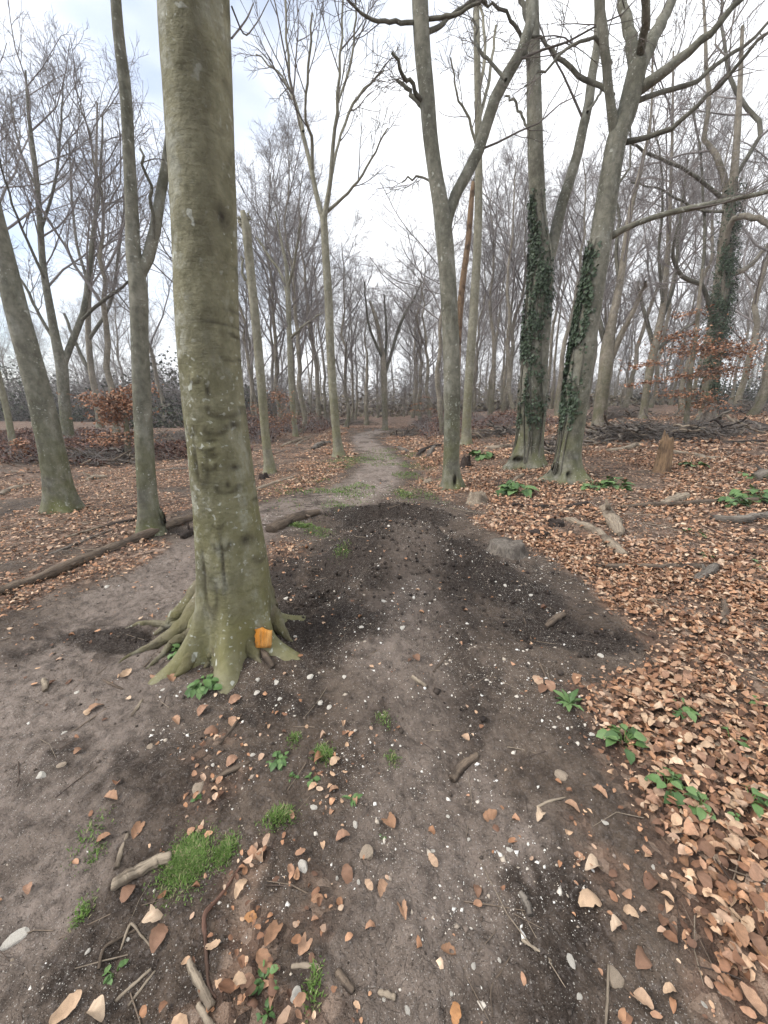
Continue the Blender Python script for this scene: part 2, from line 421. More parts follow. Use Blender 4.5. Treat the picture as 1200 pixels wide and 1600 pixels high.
# ------------------------------------------------------------------ ground zones (metres on the ground)
def gpts(px): return [tuple(on_ground(u, v)[:2]) for u, v in px]
BARE = [(1.05, -1.5), (0.95, 0.35)] + gpts([(1075, 1560), (1005, 1400), (960, 1240), (905, 1110), (900, 1075), (1000, 1050), (1035, 1012), (940, 945),
        (860, 880), (790, 838), (730, 800), (700, 782), (655, 764), (660, 740), (630, 712), (600, 694), (600, 683), (635, 674), (625, 668),
        (548, 668), (542, 690), (560, 708), (535, 740), (470, 765), (415, 788), (330, 822), (230, 872), (110, 925), (0, 985)]) + [(-9, 1.6), (-9, -1.5)]
PATH = gpts([(520, 790), (585, 752), (598, 725), (585, 705), (570, 692), (566, 682), (600, 672)])
SIDE = [(-3.2, 0.2)] + gpts([(60, 1180), (150, 1000), (270, 895), (430, 805), (560, 757)])
RAMP = [(0.1, -1.5), (0.15, 0.8), (0.25, 2.2), (0.22, 3.3)]
P_ = lambda u, v: on_ground(u, v)[:2]
DARK = [((0.22, 3.25), 0.95, 0.95, 0), (P_(600, 800), 0.9, 0.45, 0), (P_(660, 812), 0.5, 0.25, 0), (P_(520, 915), 0.22, 0.5, -0.1), (P_(505, 985), 0.35, 0.16, 0), (P_(560, 860), 0.25, 0.4, 0),
        (P_(770, 890), 0.4, 0.55, 0.4), (P_(720, 850), 0.25, 0.3, 0), (P_(930, 1005), 0.42, 0.16, 0.1), (P_(850, 985), 0.35, 0.2, 0), (P_(190, 1000), 0.3, 0.1, 0),
        (P_(725, 1120), 0.07, 0.13, 0.3), (P_(430, 900), 0.22, 0.6, 0), (P_(480, 950), 0.3, 0.4, 0), (P_(1010, 860), 0.3, 0.25, 0), (P_(680, 870), 0.3, 0.12, 0)]
MOIST = [(P_(590, 1160), 0.25, 0.3, 0), (P_(400, 1430), 0.3, 0.35, 0), (P_(930, 1130), 0.2, 0.2, 0), (P_(250, 1190), 0.5, 0.4, 0),
        (P_(430, 1150), 0.3, 0.3, 0), (P_(770, 1580), 0.25, 0.1, 0), (P_(210, 1420), 0.3, 0.3, 0)]
PALE = [(P_(700, 1060), 0.22, 0.2, 0), (P_(640, 930), 0.2, 0.6, 0), (P_(760, 1240), 0.12, 0.3, 0), (P_(820, 1330), 0.2, 0.2, 0), (P_(600, 1010), 0.25, 0.3, 0),
        (P_(700, 1400), 0.4, 0.3, 0), (P_(240, 920), 0.7, 0.4, 0.4), (P_(60, 1130), 0.6, 0.4, 0), (P_(60, 1400), 0.3, 0.4, 0), (P_(780, 860), 0.3, 0.2, 0)]
LITTER_BLOBS = [(P_(430, 1440), 0.24, 0.22, 0), (P_(380, 1540), 0.2, 0.15, 0), (P_(860, 1065), 0.16, 0.08, 0), (P_(345, 1180), 0.25, 0.35, 0), (P_(445, 850), 0.3, 0.5, 0), (P_(445, 850), 0.25, 0.4, 0),
                (P_(830, 840), 0.3, 0.5, 0), (P_(930, 1400), 0.12, 0.25, 0), (P_(520, 1200), 0.2, 0.4, 0), (P_(945, 1150), 0.2, 0.2, 0), (P_(330, 1420), 0.15, 0.3, 0)]
FRAG = [(*P_(u_, v_), rx, ry) for u_, v_, rx, ry in ((430, 1440, .20, .20), (370, 1530, .20, .13), (450, 1560, .16, .1), (390, 1360, .12, .12), (350, 1190, .16, .22), (480, 1500, .12, .12), (445, 860, .25, .4), (960, 1180, .14, .2), (930, 1330, .1, .16))]
def litter(x, y):
    sd = poly_sd(x, y, BARE)
    wob = (fbm(x * 1.7, y * 1.7, 60, 3) - 0.5) * 0.7 * (0.5 + 0.5 * sstep(0, 6, y))
    d = sstep(-0.10, 0.16, sd + wob)
    left = sstep(0.5, -1.5, x + 0.12 * y)
    hole = sstep(0.52, 0.66, fbm(x * 0.9, y * 0.9, 77, 3)) * (0.45 + 0.4 * left) + .22 * sstep(.56, .7, fbm(x * 2.3, y * 2.3, 78, 3)) * (1 - left)
    d = d * (1 - np.clip(hole, 0, .9)) * (1 - 0.35 * left)
    d = np.maximum(d, .42 * sstep(.45, .7, line_d(x, y, PATH)) * sstep(5.6, 6.6, y) * sstep(.35, .6, fbm(x * 2, y * 2, 88, 3)))
    for (c, rx, ry, r) in LITTER_BLOBS: d = np.maximum(d, 0.22 * ellipse(x, y, c[0], c[1], rx, ry, r))
    for u_, v_, rx, ry in FRAG: d = np.maximum(d, .62 * ellipse(x, y, u_, v_, rx * 1.25, ry * 1.25) * sstep(.25, .55, fbm(x * 6, y * 6, 79, 3)))
    return np.clip(d, 0, 1)

def ground():
    ang = np.concatenate([np.linspace(-62, 62, 330), np.linspace(66, 294, 58)]) * math.pi / 180
    rad = np.concatenate([[0.02, 0.15], np.geomspace(0.3, 190, 560)])
    A, R = np.meshgrid(ang, rad, indexing='xy')
    X, Y = R * np.sin(A), R * np.cos(A)
    Z = ground_z(X, Y)
    nr, na = X.shape
    i = np.arange(nr - 1)[:, None]; j = np.arange(na)[None]
    Q = np.stack([i * na + j, (i + 1) * na + j, (i + 1) * na + (j + 1) % na, i * na + (j + 1) % na], -1).reshape(-1, 4)[:, ::-1]
    x, y = X.ravel(), Y.ravel()
    lit = litter(x, y)
    drk = np.zeros_like(x); pal = np.zeros_like(x)
    wx = x + 0.2 * (fbm(x * 4, y * 4, 90, 2) - .5); wy = y + 0.2 * (fbm(x * 4, y * 4, 95, 2) - .5)
    for c, rx, ry, r in DARK: drk = np.maximum(drk, ellipse(wx, wy, c[0], c[1], rx, ry, r))
    for c, rx, ry, r in MOIST: drk = np.maximum(drk, .22 * ellipse(wx, wy, c[0], c[1], rx, ry, r))
    drk = sstep(.06, .44, drk + .75 * (fbm(x * 5, y * 5, 99, 4) - .5) + .55 * (fbm(x * 2.3, y * 2.3, 97, 3) - .5) + .45 * (fbm(x * 24, y * 24, 98, 3) - .5))
    for c, rx, ry, r in PALE: pal = np.maximum(pal, 0.75 * ellipse(wx, wy, c[0], c[1], rx, ry, r))
    pal = np.maximum(pal, 1.0 * sstep(0.62, 0.3, line_d(wx, wy, PATH)))
    pal = np.maximum(pal, 0.75 * sstep(0.75, 0.25, line_d(wx, wy, SIDE)))
    pal = np.maximum(pal, 0.45 * sstep(0.45, 0.15, line_d(wx, wy, RAMP)))
    drk = drk * (1 - .62 * sstep(.34, .10, line_d(wx, wy, RAMP)) * (1 - sstep(3.3, 3.5, y)))
    C = np.stack([np.clip(lit * 1.1, 0, 0.96) * sstep(.10, .42, lit), drk, pal * (1 - 0.8 * drk)], -1)
    return obj('ground', mesh('ground', np.stack([X, Y, Z], -1), Q, None, M['soil'], True, C))
tag(ground(), kind='structure')

# ------------------------------------------------------------------ leaf scatter
L8 = np.array([[0, 0, 0], [.22, 0, 0], [.5, 0, 0], [.78, 0, 0], [1, 0, 0], [.13, .22, 0], [.45, .33, 0], [.82, .22, 0], [.13, -.22, 0], [.45, -.33, 0], [.82, -.22, 0]])
L8T = np.array([[0, 1, 5], [1, 2, 6], [1, 6, 5], [2, 3, 7], [2, 7, 6], [3, 4, 7], [0, 8, 1], [1, 8, 9], [1, 9, 2], [2, 9, 10], [2, 10, 3], [3, 10, 4]])
L4 = np.array([[0, 0, 0], [.24, .29, 0], [.74, .28, 0], [1, 0, 0], [.74, -.28, 0], [.24, -.29, 0]]); L4T = np.array([[0, 5, 1], [1, 5, 4], [1, 4, 2], [2, 4, 3]])
PAL = np.array([1.20, 1.15, 1.08]) * np.array([[.40, .235, .145], [.29, .158, .092], [.20, .108, .067], [.47, .325, .22], [.34, .205, .135], [.125, .072, .05], [.38, .27, .20], [.52, .40, .30]])
PALP = np.array([.15, .14, .15, .13, .12, .14, .10, .07])
def leaf_template(hi, curl, bend):
    v = (L8 if hi else L4).copy(); v[:, 0] -= 0.5
    v[:, 2] = curl * np.abs(v[:, 1]) * 1.3 + bend * (v[:, 0] ** 2)
    return v
def rotmats(yaw, tx, ty):
    cy, sy, cx, sx, ct, st = np.cos(yaw), np.sin(yaw), np.cos(tx), np.sin(tx), np.cos(ty), np.sin(ty)
    o, z = np.ones_like(yaw), np.zeros_like(yaw)
    Rz = np.stack([cy, -sy, z, sy, cy, z, z, z, o], -1).reshape(-1, 3, 3)
    Rx = np.stack([o, z, z, z, cx, -sx, z, sx, cx], -1).reshape(-1, 3, 3)
    Ry = np.stack([ct, z, st, z, o, z, -st, z, ct], -1).reshape(-1, 3, 3)
    return Rz @ Rx @ Ry
def add_leaves(mb, P, size, tilt, hi, rng, colour=None, z_lift=None):
    n = len(P)
    R = rotmats(rng.uniform(0, 6.283, n), rng.normal(0, tilt, n), rng.normal(0, tilt, n))
    base = L8 if hi else L4; K = len(base); Tt = L8T if hi else L4T
    v = np.repeat(base[None], n, 0).copy(); v[:, :, 0] -= 0.5
    curl = rng.normal(0.25, .75, n)[:, None]; bend = rng.normal(-0.35, .9, n)[:, None]
    v[:, :, 1] *= rng.uniform(0.75, 1.15, n)[:, None]
    v[:, :, 2] = curl * np.abs(v[:, :, 1]) + bend * v[:, :, 0] ** 2 + (rng.normal(0, 0.045, (n, K)) if hi else 0)
    if hi: v[:, :, :2] += rng.normal(0, .022, (n, K, 2))
    v = np.einsum('nij,nkj->nki', R, v * np.asarray(size)[:, None, None]) + P[:, None]
    if colour is None:
        colour = PAL[rng.choice(len(PAL), n, p=PALP)] * rng.uniform(0.75, 1.2, n)[:, None]
    T = (Tt[None] + (np.arange(n) * K)[:, None, None]).reshape(-1, 3)
    mb.add(v, None, T, np.repeat(colour[:, None], K, 1))
def polar(n, r0, r1, a=60, rng=RNG):
    r = np.sqrt(rng.uniform(r0 * r0, r1 * r1, n)); t = np.radians(rng.uniform(-a, a, n))
    return r * np.sin(t), r * np.cos(t)
def leaf_litter():
    rng = np.random.default_rng(5); mb = MB(); big = []
    for (r0, r1, dens, hi, s0, s1) in ((0.45, 4.2, 3000, True, .030, .052), (4.2, 10.5, 950, False, .042, .068), (10.5, 26, 150, False, .07, .12)):
        area = math.pi * (r1 * r1 - r0 * r0) * 120 / 360; n = int(area * dens)
        x, y = polar(n, r0, r1, 60, rng)
        k = rng.uniform(0, 1, n) < (litter(x, y) ** 1.4 + 0.012)
        x, y = x[k], y[k]; n = len(x); lt = litter(x, y)
        z = ground_z(x, y) + rng.uniform(0.004, 0.045, n) * (0.25 + 0.75 * lt)
        P = np.stack([x, y, z], -1); size = rng.uniform(s0, s1, n) * rng.choice([0.35, 0.7, 1, 1.25], n, p=[.26, .28, .34, .12])
        size = size * np.where(lt < .7, rng.uniform(.4, .9, n), 1)
        if hi:
            u, v, d = to_px(P); px = size / d * F
            cand = np.where((u > 12) & (u < 1188) & (v > 12) & (v < 1585) & (size > .038))[0]
            top = cand[np.argsort(-px[cand])][:520:2]
            big = [(P[i], size[i] * .95) for i in top]
            keep = np.ones(n, bool); keep[top] = False
            P, size, lt = P[keep], size[keep], lt[keep]
        tilt = 0.10 + 0.20 * lt
        add_leaves(mb, P, size, tilt, hi, rng)
    o = tag(obj('leaf_litter', mb.mesh('leaf_litter', M['leaf'], False)), 'brown carpet of fallen beech leaves over the woodland floor', 'leaf litter', kind='stuff')
    return big
BIG_LEAVES = leaf_litter()

# ------------------------------------------------------------------ trees
def grow(P, R, n, t0, t1, ang, ratio, N, up, wig, rr, rng, rmin=0.004, lmin=0.25, absl=None):
    """children for every parent polyline: P (B,N,3), R (B,N)"""
    B, K, _ = P.shape
    plen = np.linalg.norm(np.diff(P, axis=1), axis=2).sum(1)
    b = np.repeat(np.arange(B), n); m = len(b)
    t = t0 + (t1 - t0) * ((np.tile(np.arange(n), B) + rng.uniform(0, 1, m)) / n)
    f = t * (K - 1); i = np.clip(f.astype(int), 0, K - 2); w = (f - i)[:, None]
    p0 = P[b, i] * (1 - w) + P[b, i + 1] * w
    r0 = R[b, i] * (1 - w[:, 0]) + R[b, i + 1] * w[:, 0]
    T = norm(P[b, i + 1] - P[b, i])
    pr = rng.normal(0, 1, (m, 3)); pr = norm(pr - (pr * T).sum(-1, keepdims=True) * T)
    a = np.radians(rng.uniform(ang[0], ang[1], m))[:, None]
    d = norm(np.cos(a) * T + np.sin(a) * pr)
    L = (plen[b] if absl is None else absl) * ratio * rng.uniform(0.6, 1.25, m) * (1.15 - 0.65 * (t - t0) / max(t1 - t0, 1e-6))
    L = np.maximum(L, lmin)
    pts = [p0]; st = (L / (N - 1))[:, None]
    for k in range(N - 1):
        pts.append(pts[-1] + d * st)
        d = norm(d + np.array([0, 0, up]) + rng.normal(0, wig, (m, 3)))
    C = np.stack(pts, 1)
    rb = np.minimum(r0 * 0.72, rr * L + rmin * 0.5); rb = np.maximum(rb, rmin)
    s = np.linspace(1, 0, N)[None]
    CR = rmin * 0.75 + (rb[:, None] - rmin * 0.75) * (0.12 + 0.88 * s)
    return C, np.maximum(CR, rmin * 0.7)

def crown_levels(mb, P, R, rng, cfg, sides=(5, 4, 3, 3)):
    """cfg: list of dict for grow; each level grows from the one before"""
    for k, c in enumerate(cfg):
        extra = dict(c); keep = extra.pop('thin', None)
        P, R = grow(P, R, rng=rng, **extra)
        if keep is not None: P, R = P[:keep], R[:keep]
        mb.tubes(P, R, sides[min(k, len(sides) - 1)])
    return P, R

def resample(P, R, n):
    q = spline(np.column_stack([P, R]), n); return q[:, :3], q[:, 3]

def trunk_mesh(P, R, sides, rng, name, mat, flare=0.5, fh=0.16, lobes=5, rough=0.035, base=None, cap=False, cav=()):
    sd = rng.uniform(0, 100)
    def rmod(PP, th):
        h = (PP[0, :, 2] - (PP[0, 0, 2] if base is None else base))[:, None]
        ph = rng.uniform(0, 6.28)
        lob = 0.55 + 0.45 * np.cos(lobes * th + ph)[None] * (0.6 + 0.4 * np.cos(2 * th + ph * 2)[None])
        m = 1 + flare * np.exp(-np.maximum(h, 0) / fh) * lob * 1.5
        m = m * (1 + rough * 2 * (fbm(np.cos(th)[None] * 1.6 + sd + 0 * h, h * 1.1 + np.sin(th)[None] * 1.6, 3, 3) - 0.5))
        m = m * (1 + rough * 0.8 * (vnoise(np.cos(th)[None] * 2.5 + sd + 0 * h, h * 7 + np.sin(th)[None] * 2.5, 8) - 0.5))
        return m[None]
    mb = MB(); mb.tubes(P, R, sides, cap, None, rmod, grain=(mat.name == 'rotten_stump_wood'))
    if cav:
        V = mb.V[0]; sc = np.zeros(len(V)); ax = np.stack([np.interp(V[:, 2], P[:, 2], P[:, k]) for k in (0, 1)], -1)
        for p, a, b, dp in cav:
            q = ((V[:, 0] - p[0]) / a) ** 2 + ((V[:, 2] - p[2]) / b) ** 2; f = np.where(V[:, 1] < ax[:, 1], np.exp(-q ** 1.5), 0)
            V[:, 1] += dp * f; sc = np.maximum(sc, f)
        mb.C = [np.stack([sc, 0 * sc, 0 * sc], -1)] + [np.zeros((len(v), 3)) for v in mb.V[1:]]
    return mb.mesh(name, mat)

def px_line(pts, Y, dy=0.0):
    """(u, v, width px) list -> points in the upright plane at depth Y (receding by dy towards the tip), radii in metres"""
    n = len(pts); out = []
    for k, (u, v, w) in enumerate(pts):
        p = at_y(u, v, Y + dy * (k / max(n - 1, 1)) ** 1.0)
        out.append([*p, max(w, 0.6) / 2 / F * axd(p) * math.cos(math.atan((u - 600) / F))])
    a = np.array(out); return a[:, :3], a[:, 3]

TWIGS = [dict(n=7, t0=.25, t1=1, ang=(28, 58), ratio=.42, N=6, up=.06, wig=.13, rr=.011, rmin=.006),
         dict(n=6, t0=.2, t1=1, ang=(25, 55), ratio=.5, N=5, up=.05, wig=.14, rr=.010, rmin=.0045),
         dict(n=4, t0=.2, t1=1, ang=(25, 55), ratio=.5, N=3, up=.04, wig=.14, rr=.008, rmin=.0035)]
def photo_tree(name, label, base, trunk, limbs=(), mat='beech', group=None, sides=28, flare=0.45, fh=0.16, Y=None, cfg=TWIGS, seed=1, top_limbs=0,
               ring=70, crown_from_trunk=True, twig='twig', lobes=5, cap=False, lean=0.0, seg_limb=14, limb_sides=10, absl=None, cav=()):
    """a tree whose trunk and main limbs follow the photograph; base = the pixel where it meets the ground"""
    rng = np.random.default_rng(seed)
    g = on_ground(*base)
    Y0 = g[1] if Y is None else Y
    if Y is not None: p = at_y(base[0], base[1], Y); g = np.array([p[0], Y, gz(p[0], Y)])
    P, R = px_line(trunk, Y0, lean)
    low = P[0].copy(); low[2] = min(g[2], low[2]) - 0.12
    P = np.vstack([low[None], P]); R = np.concatenate([[R[0] * 1.05], R])
    P, R = resample(P, R, 500); ix = np.unique((np.linspace(0, 1, ring) ** 1.9 * 499).astype(int)); P, R = P[ix], R[ix]; ring = len(P)
    loc = P[0].copy(); loc[2] = g[2]
    root = empty(name, loc, label, 'tree', group)
    obj('trunk', trunk_mesh(P - loc, R, sides if not cav else 72, rng, 'trunk', M[mat], flare, fh, lobes, base=0.0, cap=cap, cav=[(EYE + ray(u, v) * ((Y0 - R[1] * 1.25) / ray(u, v)[1]) - loc, a, b, dp) for u, v, a, b, dp in cav]), root)
    LP, LR = [], []
    for lb in limbs:
        dy = 0.0; m_ = mat
        if isinstance(lb, tuple): lb, dy = lb
        p, r = px_line(lb, Y0 + lean * 0.5, dy); p, r = resample(p, r, seg_limb)
        p[3:-1] += rng.normal(0, 0.02, (seg_limb - 4, 3)) * np.linspace(0.3, 1, seg_limb - 4)[:, None]
        mb = MB(); mb.tubes(p - loc, r, limb_sides)
        obj('limb', mb.mesh('limb', M['limb'] if m_ != 'ash' and lb[0][2] < 12 else M[mat]), root)
        LP.append(p); LR.append(r)
    mb = MB()
    if crown_from_trunk:
        k = int(ring * 0.45)
        tp, tr = resample(P[k:], R[k:], seg_limb); LP.append(tp); LR.append(tr)
    if LP and cfg:
        LP, LR = np.stack(LP), np.stack(LR)
        crown_levels(mb, LP - loc, LR, rng, cfg)
        obj('crown', mb.mesh('crown', M[twig]), root)
    return root, loc, P, R

# --- the big beech beside the trail
def big_beech():
    rng = np.random.default_rng(3)
    line = [(368, 984, 114), (368, 950, 116), (366, 900, 113), (355, 800, 104), (343, 700, 101), (332, 600, 100), (325, 500, 101), (322, 400, 103),
            (316, 250, 107), (309, 110, 112), (304, 0, 115), (296, -160, 118), (285, -420, 122)]
    g = on_ground(368, 984); Y0 = g[1]
    P, R = px_line(line, Y0)
    low = P[0].copy(); low[2] = g[2] - 0.15
    top = P[-1] + np.array([[0.0, 0.1, 2.5], [0.1, 0.15, 6.0]])
    P = np.vstack([low[None], P, top]); R = np.concatenate([[R[0]], R, [R[-1] * .8, R[-1] * .55]])
    fine, fr = resample(P[:-2], R[:-2], 330); P, R = np.vstack([fine, P[-2:]]), np.concatenate([fr, R[-2:]])
    loc = np.array([P[0, 0], Y0, g[2]])
    root = empty('beech_tree', loc, 'big smooth-barked beech with green mossy foot and spreading roots beside the trail', 'tree')
    knots = []          # (pixel u, v, size m, kind)
    S = 128
    th = np.arange(S) / S * 2 * np.pi
    marks = [(334, 318, .020, .055, -.030), (299, 590, .022, .02, .016), (319, 700, .03, .014, .014), (326, 690, .03, .01, -.014), (330, 714, .028, .016, -.016), (325, 728, .025, .02, .018),
             (363, 588, .018, .012, -.012), (360, 734, .018, .014, -.016), (350, 762, .04, .03, .012), (380, 697, .016, .014, .014), (291, 670, .02, .03, .014), (331, 668, .04, .03, .010), (352, 760, .012, .02, -.014),
             (341, 638, .05, .035, .008), (355, 665, .02, .02, -.008), (302, 720, .012, .10, -.022), (310, 720, .03, .10, .014), (345, 850, .035, .03, .012), (380, 850, .03, .04, -.008), (330, 920, .03, .12, .012),
             (300, 270, .012, .015, .012), (345, 80, .03, .03, .010), (270, 80, .02, .02, .012), (352, 140, .02, .02, -.012), (355, 470, .06, .006, -.008), (330, 497, .10, .006, -.010), (358, 512, .03, .012, .012),
             (320, 170, .02, .02, .008), (284, 210, .015, .02, .012), (400, 880, .03, .03, .010), (350, 880, .012, .18, -.012), (318, 900, .012, .16, -.012), (390, 790, .02, .02, .012), (340, 820, .02, .02, .010),
             (342, 395, .05, .005, -.008), (300, 330, .02, .02, .008), (320, 610, .012, .035, -.012), (345, 555, .02, .008, .010)]
    MK = []
    for u, v, a, b, h in marks:
        d = ray(u, v); p = EYE + d * ((Y0 - 0.18) / d[1]); MK.append((p, a, b, h))
    amp = lambda p: .5 if p[2] < 2.0 else .3
    def rmod(PP, t):
        A = PP[0]; h = (A[:, 2] - g[2])[:, None] + 0 * t[None]
        tt = t[None] + 0 * h
        # the tube frame: U ~ +x, W ~ T x U ~ +y ; the camera sees th around -pi/2
        lob = 0.5 + 0.5 * np.cos(6 * tt + 1.9 + 0.5 * np.cos(tt)); lob = lob ** 1.6
        m = 1 + np.exp(-np.maximum(h, -.1) / 0.10) * (0.06 + 0.42 * lob) + 0.12 * np.exp(-np.maximum(h, 0) / 0.5) * (lob - 0.25)
        m = m + 0.035 * (fbm(np.cos(tt) * 1.3 + 5, np.sin(tt) * 1.3 + h * 1.4, 7, 3) - .5) * 2
        m = m + 0.012 * (fbm(np.cos(tt) * 6 + 5, np.sin(tt) * 6 + h * 9, 17, 3) - .5) * 2
        m = m + 0.010 * (vnoise(np.cos(tt) * 2.5 + np.sin(tt) * 2, h * 26, 27) - .5) * sstep(.3, .8, h)
        r0 = R[:, None]
        X = A[:, 0][:, None] + r0 * np.cos(tt); Yy = A[:, 1][:, None] + r0 * np.sin(tt); Z = A[:, 2][:, None] + 0 * tt
        for p, a, b, hh in MK:
            q = ((X - p[0]) / a) ** 2 + ((Z - p[2]) / b) ** 2
            m = m + np.where(Yy < Y0 + 0.03, amp(p) * hh / 0.19 * np.exp(-q), 0)
            m = m - np.where(Yy < Y0 + 0.03, amp(p) * 0.35 * abs(hh) / 0.19 * np.exp(-(((X - p[0]) / a / 1.5) ** 2 + ((Z - p[2] + b * 1.3) / (b * .5)) ** 2)), 0)
        return m[None]
    mb = MB(); mb.tubes(P, R, S, False, None, rmod)
    mb.V = [v - loc for v in mb.V]
    A = fine_all = P; tt = th[None] + 0 * P[:, :1]
    X = P[:, :1] + R[:, None] * np.cos(tt); Yy = P[:, 1:2] + R[:, None] * np.sin(tt); Zz = P[:, 2:3] + 0 * tt
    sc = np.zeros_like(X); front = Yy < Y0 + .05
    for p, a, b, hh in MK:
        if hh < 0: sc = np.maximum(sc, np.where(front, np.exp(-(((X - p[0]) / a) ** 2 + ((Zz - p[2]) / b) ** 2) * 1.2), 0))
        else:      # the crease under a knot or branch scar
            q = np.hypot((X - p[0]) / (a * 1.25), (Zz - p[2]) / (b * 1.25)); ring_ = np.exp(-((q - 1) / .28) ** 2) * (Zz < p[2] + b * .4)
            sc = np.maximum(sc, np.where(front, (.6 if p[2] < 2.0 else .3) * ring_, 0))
    lit_lichen = sstep(.15, -.8, np.cos(tt)) * sstep(.1, .7, Zz - g[2]); streak = sstep(-.45, .1, np.cos(tt)) * sstep(1, .5, np.cos(tt)) * sstep(.5, 1.2, Zz - g[2])  # left-facing mask: denser lichen there, and the lit side painted into the bark
    mb.C = [np.stack([sc, lit_lichen, streak], -1).reshape(-1, 3)]
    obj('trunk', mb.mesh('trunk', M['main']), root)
    # roots running out over the soil
    def root_part(px, lift0=0.10, sides=12):
        p, r = [], []
        n = len(px)
        for k, (u, v, w) in enumerate(px):
            q = on_ground(u, v); rad = w / 2 / F * axd(q)
            q = q + np.array([0, 0, lift0 * (1 - k / (n - 1)) ** 2 + rad * (0.25 - .75 * (k / (n - 1)) ** 1.5)])
            p.append(q); r.append(rad)
        p, r = resample(np.array(p), np.array(r), 22)
        ww = np.cumsum(rng.normal(0, .0045, (22, 3)), 0); p += (ww - np.linspace(0, 1, 22)[:, None] * ww[-1]) * [1, 1, .7]
        m2 = MB(); m2.tubes(p - loc, np.maximum(r, .003), sides, False, None, lambda PP, t: (1 + .5 * (fbm(np.cos(t)[None] * 1.7 + PP[0, :, :1] * 16, np.sin(t)[None] * 1.7 + PP[0, :, 1:2] * 16, 4, 3) - .5))[None])
        obj('root', m2.mesh('root', M['root']), root)
    root_part([(338, 962, 52), (305, 980, 40), (280, 994, 28), (258, 1004, 20), (232, 1014, 13), (205, 1024, 8), (186, 1036, 4)], .13, 16)
    root_part([(348, 980, 44), (326, 1004, 36), (308, 1026, 28), (293, 1042, 20), (280, 1053, 10), (270, 1060, 3)], .14, 16)
    root_part([(325, 952, 40), (296, 962, 26), (274, 971, 19), (256, 980, 13), (240, 990, 6)], .15, 14)
    root_part([(292, 985, 16), (262, 980, 12), (228, 974, 9), (196, 982, 4)], .04)
    root_part([(300, 1002, 18), (268, 1016, 14), (246, 1030, 9), (226, 1046, 4)], .05)
    root_part([(360, 978, 56), (354, 1006, 46), (350, 1022, 30), (345, 1034, 16), (340, 1042, 4)], .11, 16)
    root_part([(378, 980, 50), (386, 1004, 38), (394, 1018, 24), (402, 1028, 12), (408, 1036, 3)], .11, 16)
    root_part([(405, 960, 44), (424, 976, 32), (438, 988, 18), (448, 996, 10), (458, 1002, 3)], .14, 16)
    root_part([(345, 1000, 24), (330, 1022, 18), (324, 1036, 9), (320, 1044, 3)], .06)
    # limbs far above the picture, so that the tree is whole
    LP, LR = [], []
    for k in range(5):
        b = P[-1] if k else P[-2]; a = k * 1.26 + 0.4
        q = np.array([b, b + [math.cos(a) * 1.2, math.sin(a) * 1.2, 1.8], b + [math.cos(a) * 2.6, math.sin(a) * 2.6, 4.2]])
        p, r = resample(q, np.array([.1, .07, .02]), 14)
        m2 = MB(); m2.tubes(p - loc, r, 8); obj('limb', m2.mesh('limb', M['limb']), root); LP.append(p); LR.append(r)
    # thin drooping twigs that reach into the picture beside the trunk
    for px in ([(362, 10, 3), (380, 52, 2.5), (398, 40, 2), (420, 0, 1.5)], [(362, 60, 3), (385, 30, 2.5), (396, 5, 2)]):
        p, r = px_line(px, Y0, 0.3); p, r = resample(p, r, 14); m2 = MB(); m2.tubes(p - loc, r, 6); obj('twig', m2.mesh('twig', M['twig']), root); 
    mb = MB(); crown_levels(mb, np.stack(LP) - loc, np.stack(LR), rng, [dict(TWIGS[0], n=5), dict(TWIGS[1], n=4)])
    obj('crown', mb.mesh('crown', M['twig']), root)
    return root
big_beech()

TW2 = [dict(TWIGS[0], n=6), dict(TWIGS[1], n=5), dict(TWIGS[2], n=3)]
TW_UP = [dict(n=7, t0=.3, t1=1, ang=(16, 40), ratio=.5, N=7, up=.07, wig=.08, rr=.009, rmin=.006),
         dict(n=6, t0=.15, t1=1, ang=(22, 48), ratio=.42, N=5, up=.05, wig=.11, rr=.009, rmin=.005),
         dict(n=4, t0=.2, t1=1, ang=(25, 50), ratio=.5, N=3, up=.04, wig=.12, rr=.008, rmin=.004)]
SPARSE = [dict(n=3, t0=.3, t1=1, ang=(28, 58), ratio=.35, N=6, up=.04, wig=.15, rr=.010, rmin=.005),
          dict(n=4, t0=.2, t1=1, ang=(25, 55), ratio=.45, N=5, up=.03, wig=.15, rr=.009, rmin=.004), dict(TWIGS[2], n=2)]

photo_tree('beech_tree', 'thick leaning beech trunk cut off by the left edge of the picture', (95, 797),
           [(98, 797, 56), (88, 740, 48), (72, 660, 45), (52, 580, 43), (30, 500, 42), (10, 420, 40), (-10, 340, 38), (-45, 200, 36), (-90, 20, 32), (-140, -250, 24)],
           limbs=[[(-10, 340, 18), (-60, 250, 14), (-130, 150, 8)]], cfg=None, crown_from_trunk=False, seed=21, flare=.5)
photo_tree('beech_tree', 'slim forked beech with a dark split at its foot, left of the big beech', (235, 830),
           [(237, 830, 38), (232, 790, 33), (227, 720, 31), (222, 620, 30), (218, 520, 29), (215, 440, 30), (209, 400, 26), (206, 330, 22), (201, 230, 20), (195, 130, 20), (186, 60, 19), (181, 0, 18), (176, -120, 15), (170, -330, 9)],
           limbs=[([(213, 440, 20), (228, 412, 20), (240, 370, 19), (252, 310, 17), (262, 250, 15), (275, 120, 13), (290, -60, 10), (300, -250, 6)], .25),
                  ([(240, 372, 6), (236, 320, 6), (226, 270, 5), (219, 232, 4)], -.1)],
           seed=22, cfg=[dict(SPARSE[0], n=2, t0=.8, ratio=.15)], crown_from_trunk=False, flare=.42, lobes=3, cav=[(241, 812, .035, .15, .12)])
